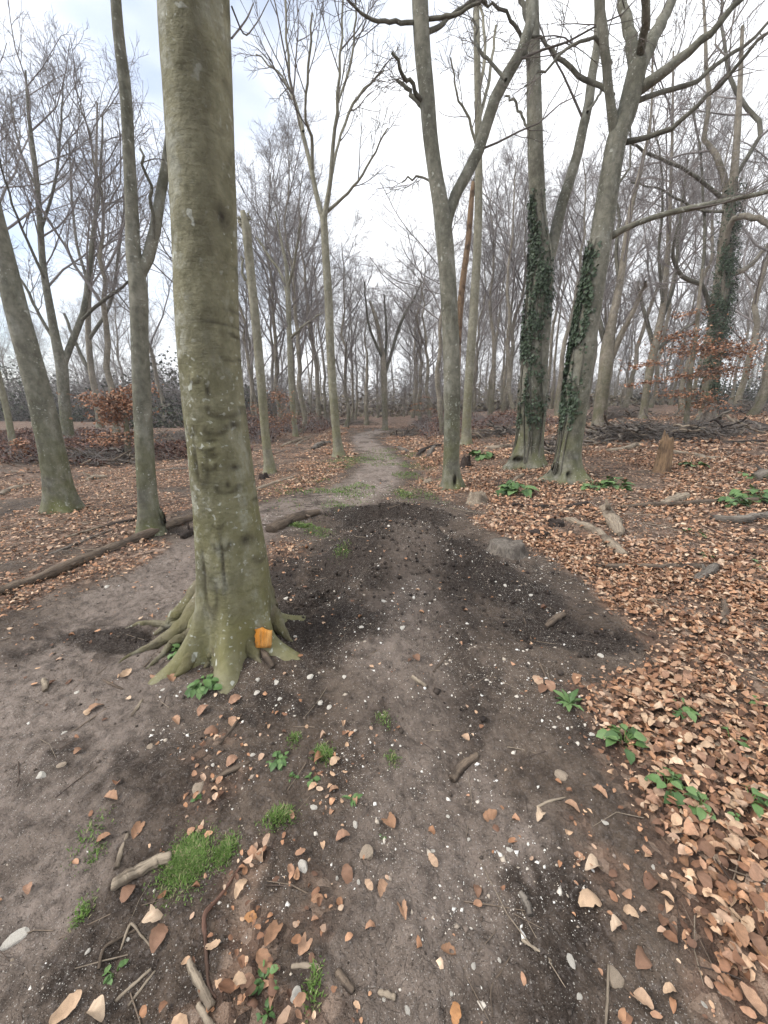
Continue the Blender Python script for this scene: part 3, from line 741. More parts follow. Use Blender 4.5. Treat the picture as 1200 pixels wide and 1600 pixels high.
photo_tree('beech_tree', 'thin pale pole of a tree with a snapped top just right of the big beech', (422, 738),
           [(422, 738, 17), (417, 700, 14), (410, 620, 14), (403, 540, 14), (395, 460, 14), (388, 390, 14), (383, 345, 13), (379, 330, 8)],
           limbs=[[(384, 360, 7), (376, 348, 7), (372, 340, 5)], [(384, 350, 5), (390, 338, 4), (388, 330, 2)], ([(392, 455, 5), (379, 420, 4), (377, 400, 3)], .1)],
           mat='ash', cfg=None, crown_from_trunk=False, seed=23, sides=18, cap=True)
photo_tree('beech_tree', 'tall slender tree left of the path whose stem splits into a high thin fan', (530, 713),
           [(530, 713, 17), (527, 690, 14), (521, 620, 13), (516, 540, 13), (513, 460, 13), (509, 400, 12), (506, 340, 11)],
           limbs=[([(506, 345, 9), (498, 320, 8), (486, 260, 7), (470, 200, 6), (458, 150, 5), (450, 90, 4), (446, 0, 3)], .6),
                  ([(506, 345, 9), (515, 290, 7), (521, 220, 6), (528, 160, 5), (533, 100, 4), (536, 0, 3)], -.5),
                  ([(488, 265, 5), (486, 210, 5), (478, 190, 4), (482, 120, 4), (488, 20, 3)], -1.2),
                  ([(474, 205, 5), (462, 160, 4), (440, 120, 3), (400, 85, 2)], 0.8),
                  ([(516, 285, 5), (530, 220, 4), (560, 150, 4), (600, 110, 2.5)], .9), ([(512, 330, 5), (545, 300, 4), (580, 250, 3), (606, 200, 2)], -.8),
                  ([(528, 160, 4), (548, 100, 3.5), (556, 20, 3), (560, -60, 2)], .4)],
           seed=24, sides=18, cfg=[dict(TW_UP[0], n=5), dict(TW_UP[1], n=5), dict(TW_UP[2], n=3)], mat='ash', crown_from_trunk=False, Y=None)
photo_tree('beech_tree', 'grey beech right of the path that forks at mid height into two stems', (705, 763),
           [(706, 763, 32), (705, 740, 27), (706, 680, 25), (706, 600, 26), (704, 520, 26), (699, 430, 26), (694, 370, 27), (689, 325, 25), (680, 270, 23), (672, 210, 23), (667, 150, 24), (660, 80, 25), (656, 0, 25), (650, -120, 22), (640, -320, 15)],
           limbs=[([(694, 378, 17), (699, 345, 17), (708, 312, 17), (726, 280, 18), (745, 240, 18), (763, 180, 18), (785, 130, 19), (812, 88, 18), (828, 40, 17), (834, -20, 14), (838, -160, 10)], .5),
                  ([(668, 160, 8), (652, 150, 7), (640, 125, 6), (627, 122, 6), (620, 100, 5), (612, 82, 4)], -.4), ([(668, 175, 8), (650, 155, 7), (636, 140, 6), (620, 125, 4)], .2),
                  ([(650, 35, 6), (620, 35, 6), (585, 30, 5), (560, 15, 4), (540, -5, 4)], -.6), ([(668, 50, 8), (690, 40, 7), (710, 20, 6), (740, 8, 6), (760, 5, 5)], .6),
                  ([(668, 30, 6), (700, 25, 6), (730, 12, 5), (770, -10, 4)], -.4), ([(690, 295, 4), (672, 283, 3.5), (648, 275, 3), (628, 285, 2)], .5),
                  ([(790, 125, 6), (765, 95, 5), (745, 70, 5), (738, 30, 4)], .7)],
           seed=25, cfg=SPARSE, crown_from_trunk=False, flare=.35, ring=90, cav=[(712, 753, .028, .09, .1)])
photo_tree('beech_tree', 'thin straight pale stem standing just behind the forked beech', (728, 695),
           [(728, 697, 17), (730, 640, 14), (735, 560, 14), (741, 470, 14), (746, 380, 13), (748, 280, 12), (747, 180, 11), (745, 60, 10), (743, -80, 8)],
           limbs=[([(748, 190, 6), (765, 120, 5), (775, 40, 4)], .8), ([(748, 240, 5), (730, 180, 4), (712, 140, 3), (704, 90, 2.5)], -.6), ([(747, 150, 6), (758, 80, 5), (750, 0, 4)], 1)],
           seed=26, mat='ash', sides=18, cfg=TW2, crown_from_trunk=False)
photo_tree('dead_tree', 'broken yellow-brown dead stem leaning between the forked beech and the pale stem', (712, 690),
           [(713, 690, 12), (714, 600, 11), (716, 520, 11), (722, 450, 10), (731, 380, 9), (737, 310, 8), (739, 284, 5)],
           limbs=[([(737, 310, 5), (743, 296, 4), (740, 280, 3)], .1)], mat='rot', cfg=None, crown_from_trunk=False, seed=27, sides=14, cap=True)
IVY1 = photo_tree('beech_tree', 'ivy-clad beech with a long right-hand side stem, left of the leaning ivy beech', (824, 728),
           [(823, 728, 52), (826, 700, 45), (832, 640, 44), (836, 560, 42), (842, 480, 42), (846, 410, 36), (842, 350, 26), (838, 270, 25), (835, 180, 24), (833, 80, 22), (831, -20, 20), (828, -200, 15)],
           limbs=[([(848, 430, 22), (862, 390, 20), (875, 330, 19), (890, 280, 18), (905, 230, 17), (918, 160, 16), (930, 90, 15), (938, 0, 14), (945, -120, 10)], .6),
                  ([(830, 120, 7), (815, 60, 6), (790, 20, 5), (740, 5, 4)], -.5), ([(918, 175, 5), (935, 150, 4), (952, 110, 3)], .6), ([(836, 210, 5), (822, 195, 4), (805, 160, 4), (790, 150, 3)], .5),
                  ([(832, 60, 9), (818, 10, 8), (800, -60, 6)], .8)],
           seed=28, cfg=SPARSE, crown_from_trunk=False, flare=.45, ring=90, lobes=4, cav=[(817, 722, .10, .06, .18), (806, 720, .04, .08, .1)])
IVY2 = photo_tree('beech_tree', 'leaning beech with an ivy strip on its left side and many heavy upper limbs', (882, 748),
           [(884, 748, 50), (888, 715, 40), (895, 660, 40), (903, 600, 40), (913, 530, 40), (924, 460, 39), (934, 400, 37), (945, 330, 36), (956, 260, 34), (966, 210, 34), (978, 180, 34), (988, 140, 34), (997, 100, 32)],
           limbs=[([(962, 215, 20), (955, 170, 15), (948, 110, 15), (942, 50, 16), (936, 0, 18), (930, -120, 12)], -.3),
                  ([(994, 110, 24), (985, 60, 20), (975, 20, 17), (968, -60, 12)], .4), ([(1000, 105, 26), (1020, 60, 24), (1040, 20, 20), (1065, -50, 14)], .6),
                  ([(1000, 85, 16), (1008, 40, 15), (1010, -40, 12)], -.6),
                  ([(998, 140, 22), (1020, 125, 20), (1060, 95, 18), (1100, 60, 15), (1150, 10, 12), (1210, -60, 8)], -.5),
                  ([(995, 158, 10), (1030, 145, 9), (1080, 130, 9), (1130, 95, 8), (1175, 60, 7), (1230, 0, 5)], .9),
                  ([(978, 222, 10), (1010, 215, 9), (1050, 200, 9), (1095, 160, 8), (1140, 115, 8), (1190, 60, 7), (1230, 20, 5)], -.9),
                  ([(950, 372, 14), (975, 358, 11), (1020, 340, 10), (1080, 325, 11), (1140, 312, 10), (1200, 300, 9), (1300, 270, 7)], -.7),
                  ([(958, 150, 9), (940, 135, 8), (915, 125, 8), (880, 95, 7), (845, 60, 5), (820, 50, 4)], .5), ([(955, 100, 7), (930, 60, 6), (895, 70, 5), (860, 100, 4), (820, 135, 3)], -.7)],
           seed=29, cfg=[dict(SPARSE[0], n=4), SPARSE[1], SPARSE[2]], crown_from_trunk=False, flare=.6, ring=90, fh=.13, lobes=5, cav=[(879, 738, .05, .10, .14), (892, 744, .04, .05, .1), (868, 742, .04, .06, .08)])

def ivy(tree, h0, h1, th0, th1, count, seed, bulge=0.03, stems=5):
    root, loc, P, R = tree
    rng = np.random.default_rng(seed)
    h = P[:, 2] - loc[2]
    hh = h0 + (h1 - h0) * rng.beta(1.5, 1.5, count)
    th = (th0 + th1) / 2 + (th1 - th0) * .30 * rng.normal(0, 1, count) + 0.35 * np.sin(hh * 3.1 + seed)
    dens = fbm(hh * 2.6, th * 2.4, seed, 3) + rng.uniform(-.15, .15, count) - .22 * np.abs((hh - (h0 + h1) / 2) / (h1 - h0)) > 0.44
    hh, th = hh[dens], th[dens]; n = len(hh)
    c = np.stack([np.interp(hh, h, P[:, k]) for k in range(3)], -1); r = np.interp(hh, h, R)
    out = np.stack([np.cos(th), np.sin(th), np.zeros(n)], -1)
    pos = c + out * (r + rng.uniform(0.005, bulge * 2, n))[:, None] - loc
    mb = MB()
    side = norm(np.cross(out, np.array([0, 0, 1.0]))); nrm = norm(out + rng.normal(0, .45, (n, 3)) + [0, 0, .35])
    a = norm(np.cross(nrm, side)); b = np.cross(nrm, a); s = (.014 + .036 * rng.beta(1.2, 2.2, n))[:, None]
    V = np.stack([pos + a * s, pos + b * s * .8 + nrm * s * .2, pos - a * s * .8, pos - b * s * .8 + nrm * s * .2], 1)
    T = (np.array([[0, 1, 2], [0, 2, 3]])[None] + (np.arange(n) * 4)[:, None, None]).reshape(-1, 3)
    C = np.array([.026, .036, .022]) * rng.uniform(.5, 2.6, n)[:, None] + np.array([.006, .010, .005])
    mb.add(V, None, T, np.repeat(C[:, None], 4, 1))
    iv = obj('ivy', mb.mesh('ivy', M['green'], False), root)
    ms = MB()
    for k in range(stems):
        t0 = rng.uniform(th0, th1); z = np.linspace(max(h0 - 1.2, 0.1), h1, 30); t = t0 + .25 * np.sin(z * 2 + k)
        cc = np.stack([np.interp(z, h, P[:, q]) for q in range(3)], -1); rr = np.interp(z, h, R)
        ms.tubes(cc + np.stack([np.cos(t), np.sin(t), 0 * t], -1) * (rr * 1.05)[:, None] - loc, np.linspace(.014, .006, 30), 5)
    obj('ivy_stem', ms.mesh('ivy_stem', M['limb']), iv)
ivy(IVY1, .75, 4.9, -3.7, -1.3, 5600, 4, .025, 8)
ivy(IVY2, .8, 3.7, -4.1, -2.1, 5000, 5, .022, 7)

# --- middle-distance trees with a shape of their own
MID = [dict(TWIGS[0], n=8, rmin=.008, rr=.008), dict(TWIGS[1], n=7, rmin=.006, rr=.007), dict(TWIGS[2], n=5, rmin=.0045)]
photo_tree('beech_tree', 'forked tree with a wide fine-twigged crown behind the left leaning trunk', (107, 693),
           [(108, 693, 24), (104, 660, 21), (99, 610, 20), (96, 570, 21), (88, 535, 17), (78, 480, 14), (68, 420, 12), (62, 340, 11), (55, 260, 9), (45, 180, 6), (40, 110, 3)],
           limbs=[([(98, 572, 13), (112, 535, 12), (130, 490, 11), (138, 430, 9), (148, 350, 7), (158, 280, 5), (160, 180, 3)], 1.5), ([(128, 500, 6), (160, 470, 6), (190, 450, 5), (200, 440, 4)], -1),
                  ([(90, 540, 7), (60, 490, 6), (35, 440, 5), (0, 400, 4)], 1), ([(72, 440, 6), (40, 370, 5), (10, 290, 4), (-10, 200, 3)], -2), ([(64, 360, 6), (85, 290, 5), (95, 200, 4), (100, 120, 2)], 2), ([(60, 300, 5), (30, 230, 4), (15, 140, 2)], 1.5)],
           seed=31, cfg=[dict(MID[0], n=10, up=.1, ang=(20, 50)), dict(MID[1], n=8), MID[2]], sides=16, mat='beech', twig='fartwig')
photo_tree('tree', 'slim tree with steep forked stems between the left leaning trunk and the forked beech', (140, 668),
           [(158, 675, 14), (152, 630, 12), (143, 580, 11), (138, 520, 10), (140, 440, 9), (148, 360, 7), (150, 280, 5), (152, 160, 3)],
           limbs=[([(145, 590, 7), (120, 540, 6), (100, 490, 5)], 1), ([(139, 530, 7), (170, 480, 6), (185, 400, 5), (195, 300, 3), (198, 200, 2)], -1.5), ([(140, 450, 6), (120, 380, 5), (112, 300, 4), (108, 220, 2)], 1.5)],
           seed=32, cfg=[dict(MID[0], n=8, up=.1, ang=(20, 48)), MID[1], MID[2]], sides=14, mat='far', twig='fartwig')
photo_tree('tree', 'two-stemmed dark tree right of the leaning ivy beech', (937, 674),
           [(934, 676, 26), (938, 640, 22), (944, 590, 21), (949, 545, 22), (957, 500, 15), (967, 450, 13), (975, 400, 11), (985, 330, 9), (1000, 270, 7), (1015, 200, 5), (1020, 80, 3)],
           limbs=[([(949, 548, 10), (938, 510, 9), (930, 470, 8), (915, 440, 6)], .8), ([(955, 560, 12), (972, 520, 10), (992, 480, 8), (1005, 450, 7), (1008, 440, 5)], -.8), ([(968, 440, 7), (962, 390, 6), (968, 340, 5), (960, 300, 5), (980, 270, 4), (985, 200, 3)], .8)],
           seed=33, cfg=MID, sides=16, mat='far', twig='fartwig')
photo_tree('tree', 'slim leaning tree with many steep stems behind the rotten stump', (1005, 655),
           [(1004, 657, 14), (1009, 620, 13), (1017, 570, 14), (1026, 530, 15), (1034, 490, 11), (1042, 420, 9), (1046, 340, 7), (1050, 230, 5), (1052, 80, 3)],
           limbs=[([(1022, 545, 8), (1010, 500, 7), (1000, 460, 5), (996, 440, 4)], .6), ([(1030, 510, 7), (1052, 450, 6), (1060, 370, 5), (1075, 250, 3)], .9), ([(1036, 480, 6), (1030, 400, 5), (1036, 300, 4), (1020, 180, 2)], -.9), ([(1022, 550, 7), (1060, 520, 5), (1090, 500, 4)], 1)],
           seed=34, cfg=MID, sides=14, mat='far', twig='fartwig')
IVY3 = photo_tree('beech_tree', 'big dark ivy-covered tree with arching limbs near the right edge', (1108, 655),
           [(1103, 655, 30), (1108, 620, 27), (1112, 570, 28), (1120, 500, 30), (1128, 440, 28), (1134, 390, 22), (1140, 330, 18), (1148, 260, 14), (1155, 160, 10), (1160, 40, 6)],
           limbs=[([(1122, 450, 15), (1128, 380, 14), (1135, 320, 13), (1132, 280, 12), (1120, 240, 11), (1100, 222, 8), (1105, 190, 8), (1108, 140, 8), (1100, 70, 6), (1098, -20, 4)], 1),
                  ([(1112, 490, 9), (1095, 445, 8), (1070, 435, 8), (1055, 415, 7), (1052, 390, 6), (1060, 350, 4)], -1), ([(1095, 440, 6), (1100, 400, 6), (1100, 330, 5), (1095, 250, 4), (1085, 160, 3)], 1),
                  ([(1130, 395, 12), (1150, 340, 12), (1180, 340, 12), (1215, 365, 10)], -1.4), ([(1135, 430, 12), (1165, 420, 10), (1195, 390, 8), (1230, 340, 6)], 1.5),
                  ([(1140, 320, 9), (1105, 290, 7), (1060, 260, 6), (1000, 235, 5), (985, 225, 3)], -1.2), ([(1135, 300, 8), (1165, 250, 9), (1190, 200, 9), (1150, 150, 8), (1130, 60, 6), (1128, -20, 4)], 1.8),
                  ([(1145, 330, 6), (1100, 330, 5), (1040, 300, 4), (985, 285, 3)], 1.3)],
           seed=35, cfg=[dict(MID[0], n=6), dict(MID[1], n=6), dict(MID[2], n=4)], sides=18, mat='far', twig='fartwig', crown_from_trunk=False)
ivy(IVY3, .3, 7.5, -3.0, 0.3, 16000, 6, .12, 6)
photo_tree('tree', 'young bare tree with a brown-leaved skirt in front of the big ivy-covered tree', (1080, 668),
           [(1070, 670, 10), (1075, 630, 9), (1080, 580, 8), (1088, 520, 7), (1093, 460, 6), (1098, 420, 4)], seed=36, cfg=None, crown_from_trunk=False, mat='far', sides=12)
photo_tree('tree', 'pale leaning pole at the far left edge', (22, 712), [(24, 714, 16), (18, 680, 13), (8, 630, 12), (-4, 580, 11), (-20, 500, 10), (-40, 380, 8)], seed=37, cfg=SPARSE, crown_from_trunk=False, mat='ash', sides=14)
photo_tree('tree', 'slender pale trunk seen between the snapped pole and the slender fan tree', (462, 682),
           [(462, 683, 9), (458, 640, 9), (454, 580, 9), (452, 520, 8), (450, 460, 8), (448, 420, 6), (440, 380, 4), (430, 330, 2)], limbs=[([(450, 470, 5), (440, 430, 4), (420, 400, 4), (400, 370, 3)], 1), ([(450, 450, 5), (462, 400, 4), (470, 340, 3)], -1),
           ([(452, 530, 5), (480, 505, 4), (505, 488, 3)], -.8)], seed=38, cfg=TW_UP, mat='ash', twig='fartwig', sides=14)
photo_tree('tree', 'slender grey tree standing at the end of the path on its right', (602, 672),
           [(602, 672, 9), (601, 630, 9), (600, 585, 9), (596, 540, 7), (588, 500, 6), (578, 470, 4)], limbs=[([(600, 590, 6), (612, 550, 5), (628, 500, 5), (645, 470, 3), (660, 440, 2)], 1.5), ([(598, 560, 5), (580, 520, 4), (572, 480, 3), (570, 440, 2)], -1.5), ([(601, 575, 5), (604, 520, 4), (600, 460, 2.5)], .5)],
           seed=39, cfg=TW_UP, mat='far', twig='fartwig', sides=12)

# ------------------------------------------------------------------ the wood behind: a few kinds of tree, each tree an object of its own
def wood_kind(seed, H=17.0, r=0.135, fork=0.35, upness=0.09, spread=(22, 48), limbs=13, dense=1.0):
    rng = np.random.default_rng(seed)
    z = np.linspace(-0.2, H, 16)
    P = np.stack([np.cumsum(rng.normal(0, .10, 16)), np.cumsum(rng.normal(0, .10, 16)), z], -1); P[:, :2] -= P[1, :2]
    R = np.interp(z, [-.2, .5, H * .35, H * .7, H], [r * 1.35, r, r * .8, r * .4, .02])
    tm = trunk_mesh(P, R, 10, rng, 'trunk', M['far'], .3, .25, 4, base=0.0)
    mb = MB()
    cfg = [dict(n=limbs, t0=fork, t1=.98, ang=spread, ratio=.36, N=9, up=upness, wig=.09, rr=.008, rmin=.011),
           dict(n=int(8 * dense), t0=.2, t1=1, ang=(22, 52), ratio=.42, N=6, up=upness * .7, wig=.12, rr=.006, rmin=.0068),
           dict(n=int(7 * dense), t0=.15, t1=1, ang=(22, 55), ratio=.45, N=4, up=.05, wig=.13, rr=.005, rmin=.0046),
           dict(n=4, t0=.2, t1=1, ang=(22, 55), ratio=.5, N=3, up=.04, wig=.12, rr=.004, rmin=.0038)]
    crown_levels(mb, P[None], R[None], rng, cfg, (6, 4, 3, 3))
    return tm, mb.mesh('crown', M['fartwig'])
KINDS = [wood_kind(101), wood_kind(102, fork=.25, limbs=16), wood_kind(103, fork=.45, spread=(16, 38), upness=.12), wood_kind(104, H=15, fork=.2, limbs=15, spread=(28, 58)),
         wood_kind(105, H=18, fork=.5, limbs=11), wood_kind(106, H=13, fork=.12, limbs=18, spread=(30, 60), upness=.05), wood_kind(107, H=17, fork=.22, limbs=18, spread=(12, 32), upness=.05, dense=1.15)]
# (pixel u, base v, trunk px width, kind, height factor, label)
NEARER = [(186, 690, 13, 2, .95, 'pale slender tree just left of the forked beech, over the brown-leaved bush'), (262, 660, 9, 0, .9, 'thin trunk glimpsed between the forked beech and the big beech'),
          (478, 676, 9, 6, 1.08, 'round-crowned tree of steep thin stems left of the tall slender tree'), (440, 672, 9, 6, .98, 'fine-stemmed tree behind the snapped pole, left of the round crown'),
          (545, 668, 8, 1, .9, 'dark bare tree left of the end of the path'), (573, 664, 11, 5, 1.0, 'twisted dark tree at the very end of the path'),
          (655, 664, 12, 1, .92, 'dark trunk standing close left of the forked grey beech'), (672, 668, 9, 3, .9, 'knotty bare tree half hidden by the forked grey beech'),
          (690, 680, 12, 4, .95, 'dark straight trunk touching the left side of the forked grey beech'), (765, 655, 12, 2, 1.0, 'straight bare trunk right of the thin pale stem'),
          (785, 652, 9, 1, .95, 'thin bare trunk midway between the thin pale stem and the first ivy beech'), (800, 656, 8, 4, 1.0, 'narrow bare trunk close left of the first ivy beech'),
          (868, 650, 11, 0, .95, 'bare trunk seen between the two ivy beeches'), (915, 640, 12, 3, .95, 'dark forked trunk right behind the leaning ivy beech'),
          (978, 638, 8, 2, .95, 'thin bare trunk left of the slim leaning tree'), (1060, 640, 8, 1, .95, 'thin trunk just left of the young brown-leaved tree'),
          (1150, 640, 13, 3, 1.05, 'bare trunk between the big ivy tree and the right edge'), (1185, 650, 12, 0, 1.1, 'bare trunk close to the right edge'), (60, 680, 12, 4, .9, 'bare trunk showing right of the left leaning beech, far back'),
          (330, 668, 9, 4, .95, 'bare tree hidden behind the big beech'), (400, 672, 8, 1, .9, 'bare tree close behind the snapped pole'), (500, 668, 9, 0, .92, 'bare tree behind the tall slender tree')]
def plant_tree(x, y, kind, rscale, hscale, label, group, rng, name='bare_tree'):
    tm, cm = KINDS[kind]
    loc = (x, y, gz(x, y))
    e = empty(name, loc, label, 'tree', group)
    for n_, me in (('trunk', tm), ('crown', cm)):
        c = obj(n_, me, e)
    e.rotation_euler = (rng.normal(0, .03), rng.normal(0, .03), rng.uniform(0, 6.28))
    s = (rscale + hscale) / 2
    e.scale = (s, s, hscale)
    return e
rngt = np.random.default_rng(50)
def top_scale(x, y, jitter):
    """height factor that keeps the far tree tops at the skyline the photograph shows"""
    u = 600 + F * x / (y * CP)
    vt = np.interp(u, [0, 150, 250, 330, 400, 440, 485, 540, 600, 660, 720, 780, 860, 950, 1080, 1200], [90, 120, 270, 330, 340, 270, 225, 370, 425, 400, 350, 280, 250, 210, 130, 80]) + jitter
    el = math.atan((800 - vt) / F) - PITCH
    return (CAMZ + y * math.tan(el) - gz(x, y)) / 17.0
for (u, v, w, k, hs, lab) in NEARER:
    p = on_ground(u, v)
    Yd = min(p[1], 34.0); q = at_y(u, v, Yd)
    plant_tree(q[0], Yd, k, np.clip(w / 2 / F * Yd / .135, .6, 1.5), min(hs, top_scale(q[0], Yd, 0)), lab, 'bare trees of the middle distance', rngt)
far = []
def far_ok(x, y):
    if y < 30 and abs(x + 0.3) < 2.5: return False
    if x < -0.42 * y and y < 60: return rngt.uniform() < 0.10
    return True
tries = 0
while len(far) < 120 and tries < 5000:
    tries += 1
    y = rngt.uniform(27, 80); x = rngt.uniform(-1.0, 1.05) * y
    if not far_ok(x, y): continue
    if any((x - a) ** 2 + (y - b) ** 2 < 3.2 for a, b in far): continue
    if x / y < -0.5 and y < 45: continue
    far.append((x, y))
far.sort(key=lambda p: p[0] / p[1])
def ordinal(n):
    return f"{n}{'th' if 10 <= n % 100 <= 20 else {1: 'st', 2: 'nd', 3: 'rd'}.get(n % 10, 'th')}"
LOOK = {0: 'straight bare tree', 1: 'low-branching bare tree', 2: 'narrow bare tree', 3: 'spreading bare tree', 4: 'tall clean-stemmed bare tree', 5: 'short bushy bare tree', 6: 'fan-shaped bare tree'}
for i, (x, y) in enumerate(far):
    k = int(rngt.integers(0, 7)); hs = min(rngt.uniform(.8, 1.05), max(.5, top_scale(x, y, rngt.uniform(0, 90))))
    plant_tree(x, y, k, rngt.uniform(.8, 1.25), hs, f"{LOOK[k]} in the far wood, {ordinal(i + 1)} from the left", 'bare trees of the far wood', rngt)

shr = []
while len(shr) < 150:
    y = rngt.uniform(34, 82); x = rngt.uniform(-.75, 1.0) * y
    if abs(x + .3) < 2.2 and y < 40: continue
    shr.append((x, y))
shr.sort(key=lambda p: p[0] / p[1])
for i, (x, y) in enumerate(shr):
    plant_tree(x, y, (5, 3, 5, 1)[i % 4], .5, rngt.uniform(.26, .5), f"low bushy bare sapling under the far trees, {ordinal(i + 1)} from the left", 'understorey saplings of the far wood', rngt, 'bare_sapling')

def thicket(name, label, cat, boxes, dens, leaf, colours, mat, rng, stems=0, stem_r=.008, kind='stuff', stem_mat='fartwig', vert=.6):
    """a mass of small leaves and stems over the ground: boxes = (x0,x1,y0,y1,height)"""
    mb = MB(); ms = MB()
    for (x0, x1, y0, y1, h) in boxes:
        n = int(abs((x1 - x0) * (y1 - y0)) * dens)
        x, y = rng.uniform(x0, x1, n), rng.uniform(y0, y1, n)
        hh = h * (0.35 + 0.65 * fbm(x * .6, y * .6, int(h * 10) + 3, 3) * 1.6)
        e = np.minimum(np.minimum(x - x0, x1 - x) / max((x1 - x0) * .3, .01), np.minimum(y - y0, y1 - y) / max((y1 - y0) * .3, .01))
        hh *= np.clip(e, .15, 1) ** .5
        z = ground_z(x, y) + hh * (rng.beta(1.6, 1.1, n) if h < 1.5 else rng.beta(1.1, 1.5, n))
        C = np.array(colours)[rng.integers(0, len(colours), n)] * rng.uniform(.6, 1.3, n)[:, None]
        add_leaves(mb, np.stack([x, y, z], -1), rng.uniform(leaf * .6, leaf * 1.3, n), vert, False, rng, C)
        m = int(n * stems)
        if m:
            xs, ys = rng.uniform(x0, x1, m), rng.uniform(y0, y1, m); zs = ground_z(xs, ys)
            p0 = np.stack([xs, ys, zs - .02], -1); d = norm(np.stack([rng.normal(0, .6, m), rng.normal(0, .6, m), np.ones(m)], -1))
            L = (h * rng.uniform(.5, 1.15, m))[:, None]
            b = norm(np.stack([rng.normal(0, 1, m), rng.normal(0, 1, m), rng.normal(-.4, .3, m)], -1))
            Pp = np.stack([p0, p0 + d * L * .5, p0 + d * L * .85 + b * L * .2, p0 + d * L + b * L * .5], 1)
            ms.tubes(Pp, np.repeat(np.array([[1, .8, .6, .3]]) * stem_r, m, 0), 3)
    o = tag(obj(name, mb.mesh(name, M[mat], False)), label, cat, kind=kind)
    if ms.n: obj('stems', ms.mesh('stems', M[stem_mat]), o)
    return o
rngb = np.random.default_rng(61)
RED = [(.115, .055, .042), (.155, .078, .055), (.085, .045, .036), (.20, .115, .08)]
def box_px(u0, u1, v0, v1):
    a, b, c, d = on_ground(u0, v0), on_ground(u1, v0), on_ground(u0, v1), on_ground(u1, v1)
    return min(a[0], c[0]), max(b[0], d[0]), min(c[1], d[1]), max(a[1], b[1])
thicket('bracken', 'red-brown dead bracken heaped behind the left trunks', 'bracken', [(-13, -7.0, 9.5, 13, .55), (-7.2, -4.4, 10.5, 13.2, .5), (-18, -11, 13, 18, .6)], 260, .085, RED, 'leaf', rngb, stems=.10)
thicket('bracken', 'red-brown bramble thicket left of the path behind the snapped pole', 'bramble', [(-7.5, -4.6, 15, 19, .9), (-9, -6, 18, 24, 1.3), (-6, -3.2, 20, 25, .9)], 110, .10, RED, 'leaf', rngb, stems=.22)
thicket('bracken', 'russet bramble thicket right of the path behind the forked beech', 'bramble', [(1.6, 4.2, 16, 19.5, .8), (4.5, 8, 17, 22, .7), (2, 6, 22, 27, 1.0)], 110, .10, RED, 'leaf', rngb, stems=.25)
thicket('undergrowth', 'grey-brown scrub filling the wood beyond the end of the path', 'undergrowth', [(-20, 14, 44, 52, 2.6), (-75, 60, 82, 96, 9.0), (-40, 40, 62, 72, 4.5), (8, 30, 40, 48, 1.2)], 9, .46, [(.17, .135, .10), (.21, .17, .125), (.14, .125, .085), (.19, .165, .11)], 'leaf', rngb, stems=.13, stem_r=.03)
HEDGE = [(.030, .045, .022), (.045, .06, .03), (.06, .066, .04), (.022, .034, .018), (.085, .08, .055)]
def hedge(label, boxes, seed):
    return tag(thicket('hedge', label, 'hedge', boxes, 75, .27, HEDGE, 'leaf', np.random.default_rng(seed), stems=.10, stem_r=.02, kind=None), label, 'hedge')
hedge('dark evergreen hedge beyond the left trunks', [(-58, -26, 36, 42, 6.6), (-28, -10.5, 34, 40, 6.0)], 71)
hedge('dull green hedge beyond the right-hand trunks at the field edge', [(30, 62, 46, 50, 3.4)], 72)
hedge('dark green holly bush low behind the forked left tree', [(-16.5, -13.0, 25, 27, 2.0)], 73)

# field and the low white building beyond the trees on the right
def patch(name, pts, mat, lift=.02):
    n = 24; (x0, x1, y0, y1) = pts
    X, Y = np.meshgrid(np.linspace(x0, x1, n), np.linspace(y0, y1, n)); Z = ground_z(X, Y) + lift + .5 * sstep(y0, y1, Y)
    i = np.arange(n - 1)[:, None]; j = np.arange(n - 1)[None]
    Q = np.stack([i * n + j, i * n + j + 1, (i + 1) * n + j + 1, (i + 1) * n + j], -1).reshape(-1, 4)
    return tag(obj(name, mesh(name, np.stack([X, Y, Z], -1), Q, None, M[mat])), kind='structure')
patch('field', (38, 120, 52, 140), 'field', .25)
patch('field', (-160, -40, 60, 150), 'field', .25)
def box_mesh(name, x0, x1, y0, y1, z0, z1, mat):
    v = [(x, y, z) for z in (z0, z1) for y in (y0, y1) for x in (x0, x1)]
    return mesh(name, v, [(0, 2, 3, 1), (4, 5, 7, 6), (0, 1, 5, 4), (2, 6, 7, 3), (0, 4, 6, 2), (1, 3, 7, 5)], None, M[mat], False)
def white_building():
    Yb = 88; a, b = at_y(850, 620, Yb), at_y(972, 620, Yb); z0 = gz((a[0] + b[0]) / 2, Yb)
    e = empty('farm_building', ((a[0] + b[0]) / 2, Yb, z0), 'low white building glimpsed between trunks beyond the ivy beeches', 'building')
    w = (b[0] - a[0]) / 2; h = 3.1
    obj('wall', box_mesh('wall', -w, w, 0, 5, -.3, h, 'white'), e)
    v = [(-w - .3, -.4, h), (w + .3, -.4, h), (w + .3, 5.4, h), (-w - .3, 5.4, h), (-w - .3, 2.5, h + 1.3), (w + .3, 2.5, h + 1.3)]
    obj('roof', mesh('roof', v, [(0, 1, 5, 4), (2, 3, 4, 5), (0, 3, 2, 1)], [(0, 4, 3), (1, 2, 5)], M['roof'], False), e)
    for k in range(4): obj('window', box_mesh('window', -w + 2 + k * w * .5, -w + 3.2 + k * w * .5, -.05, .05, 1.2, 2.2, 'roof'), e)
white_building()

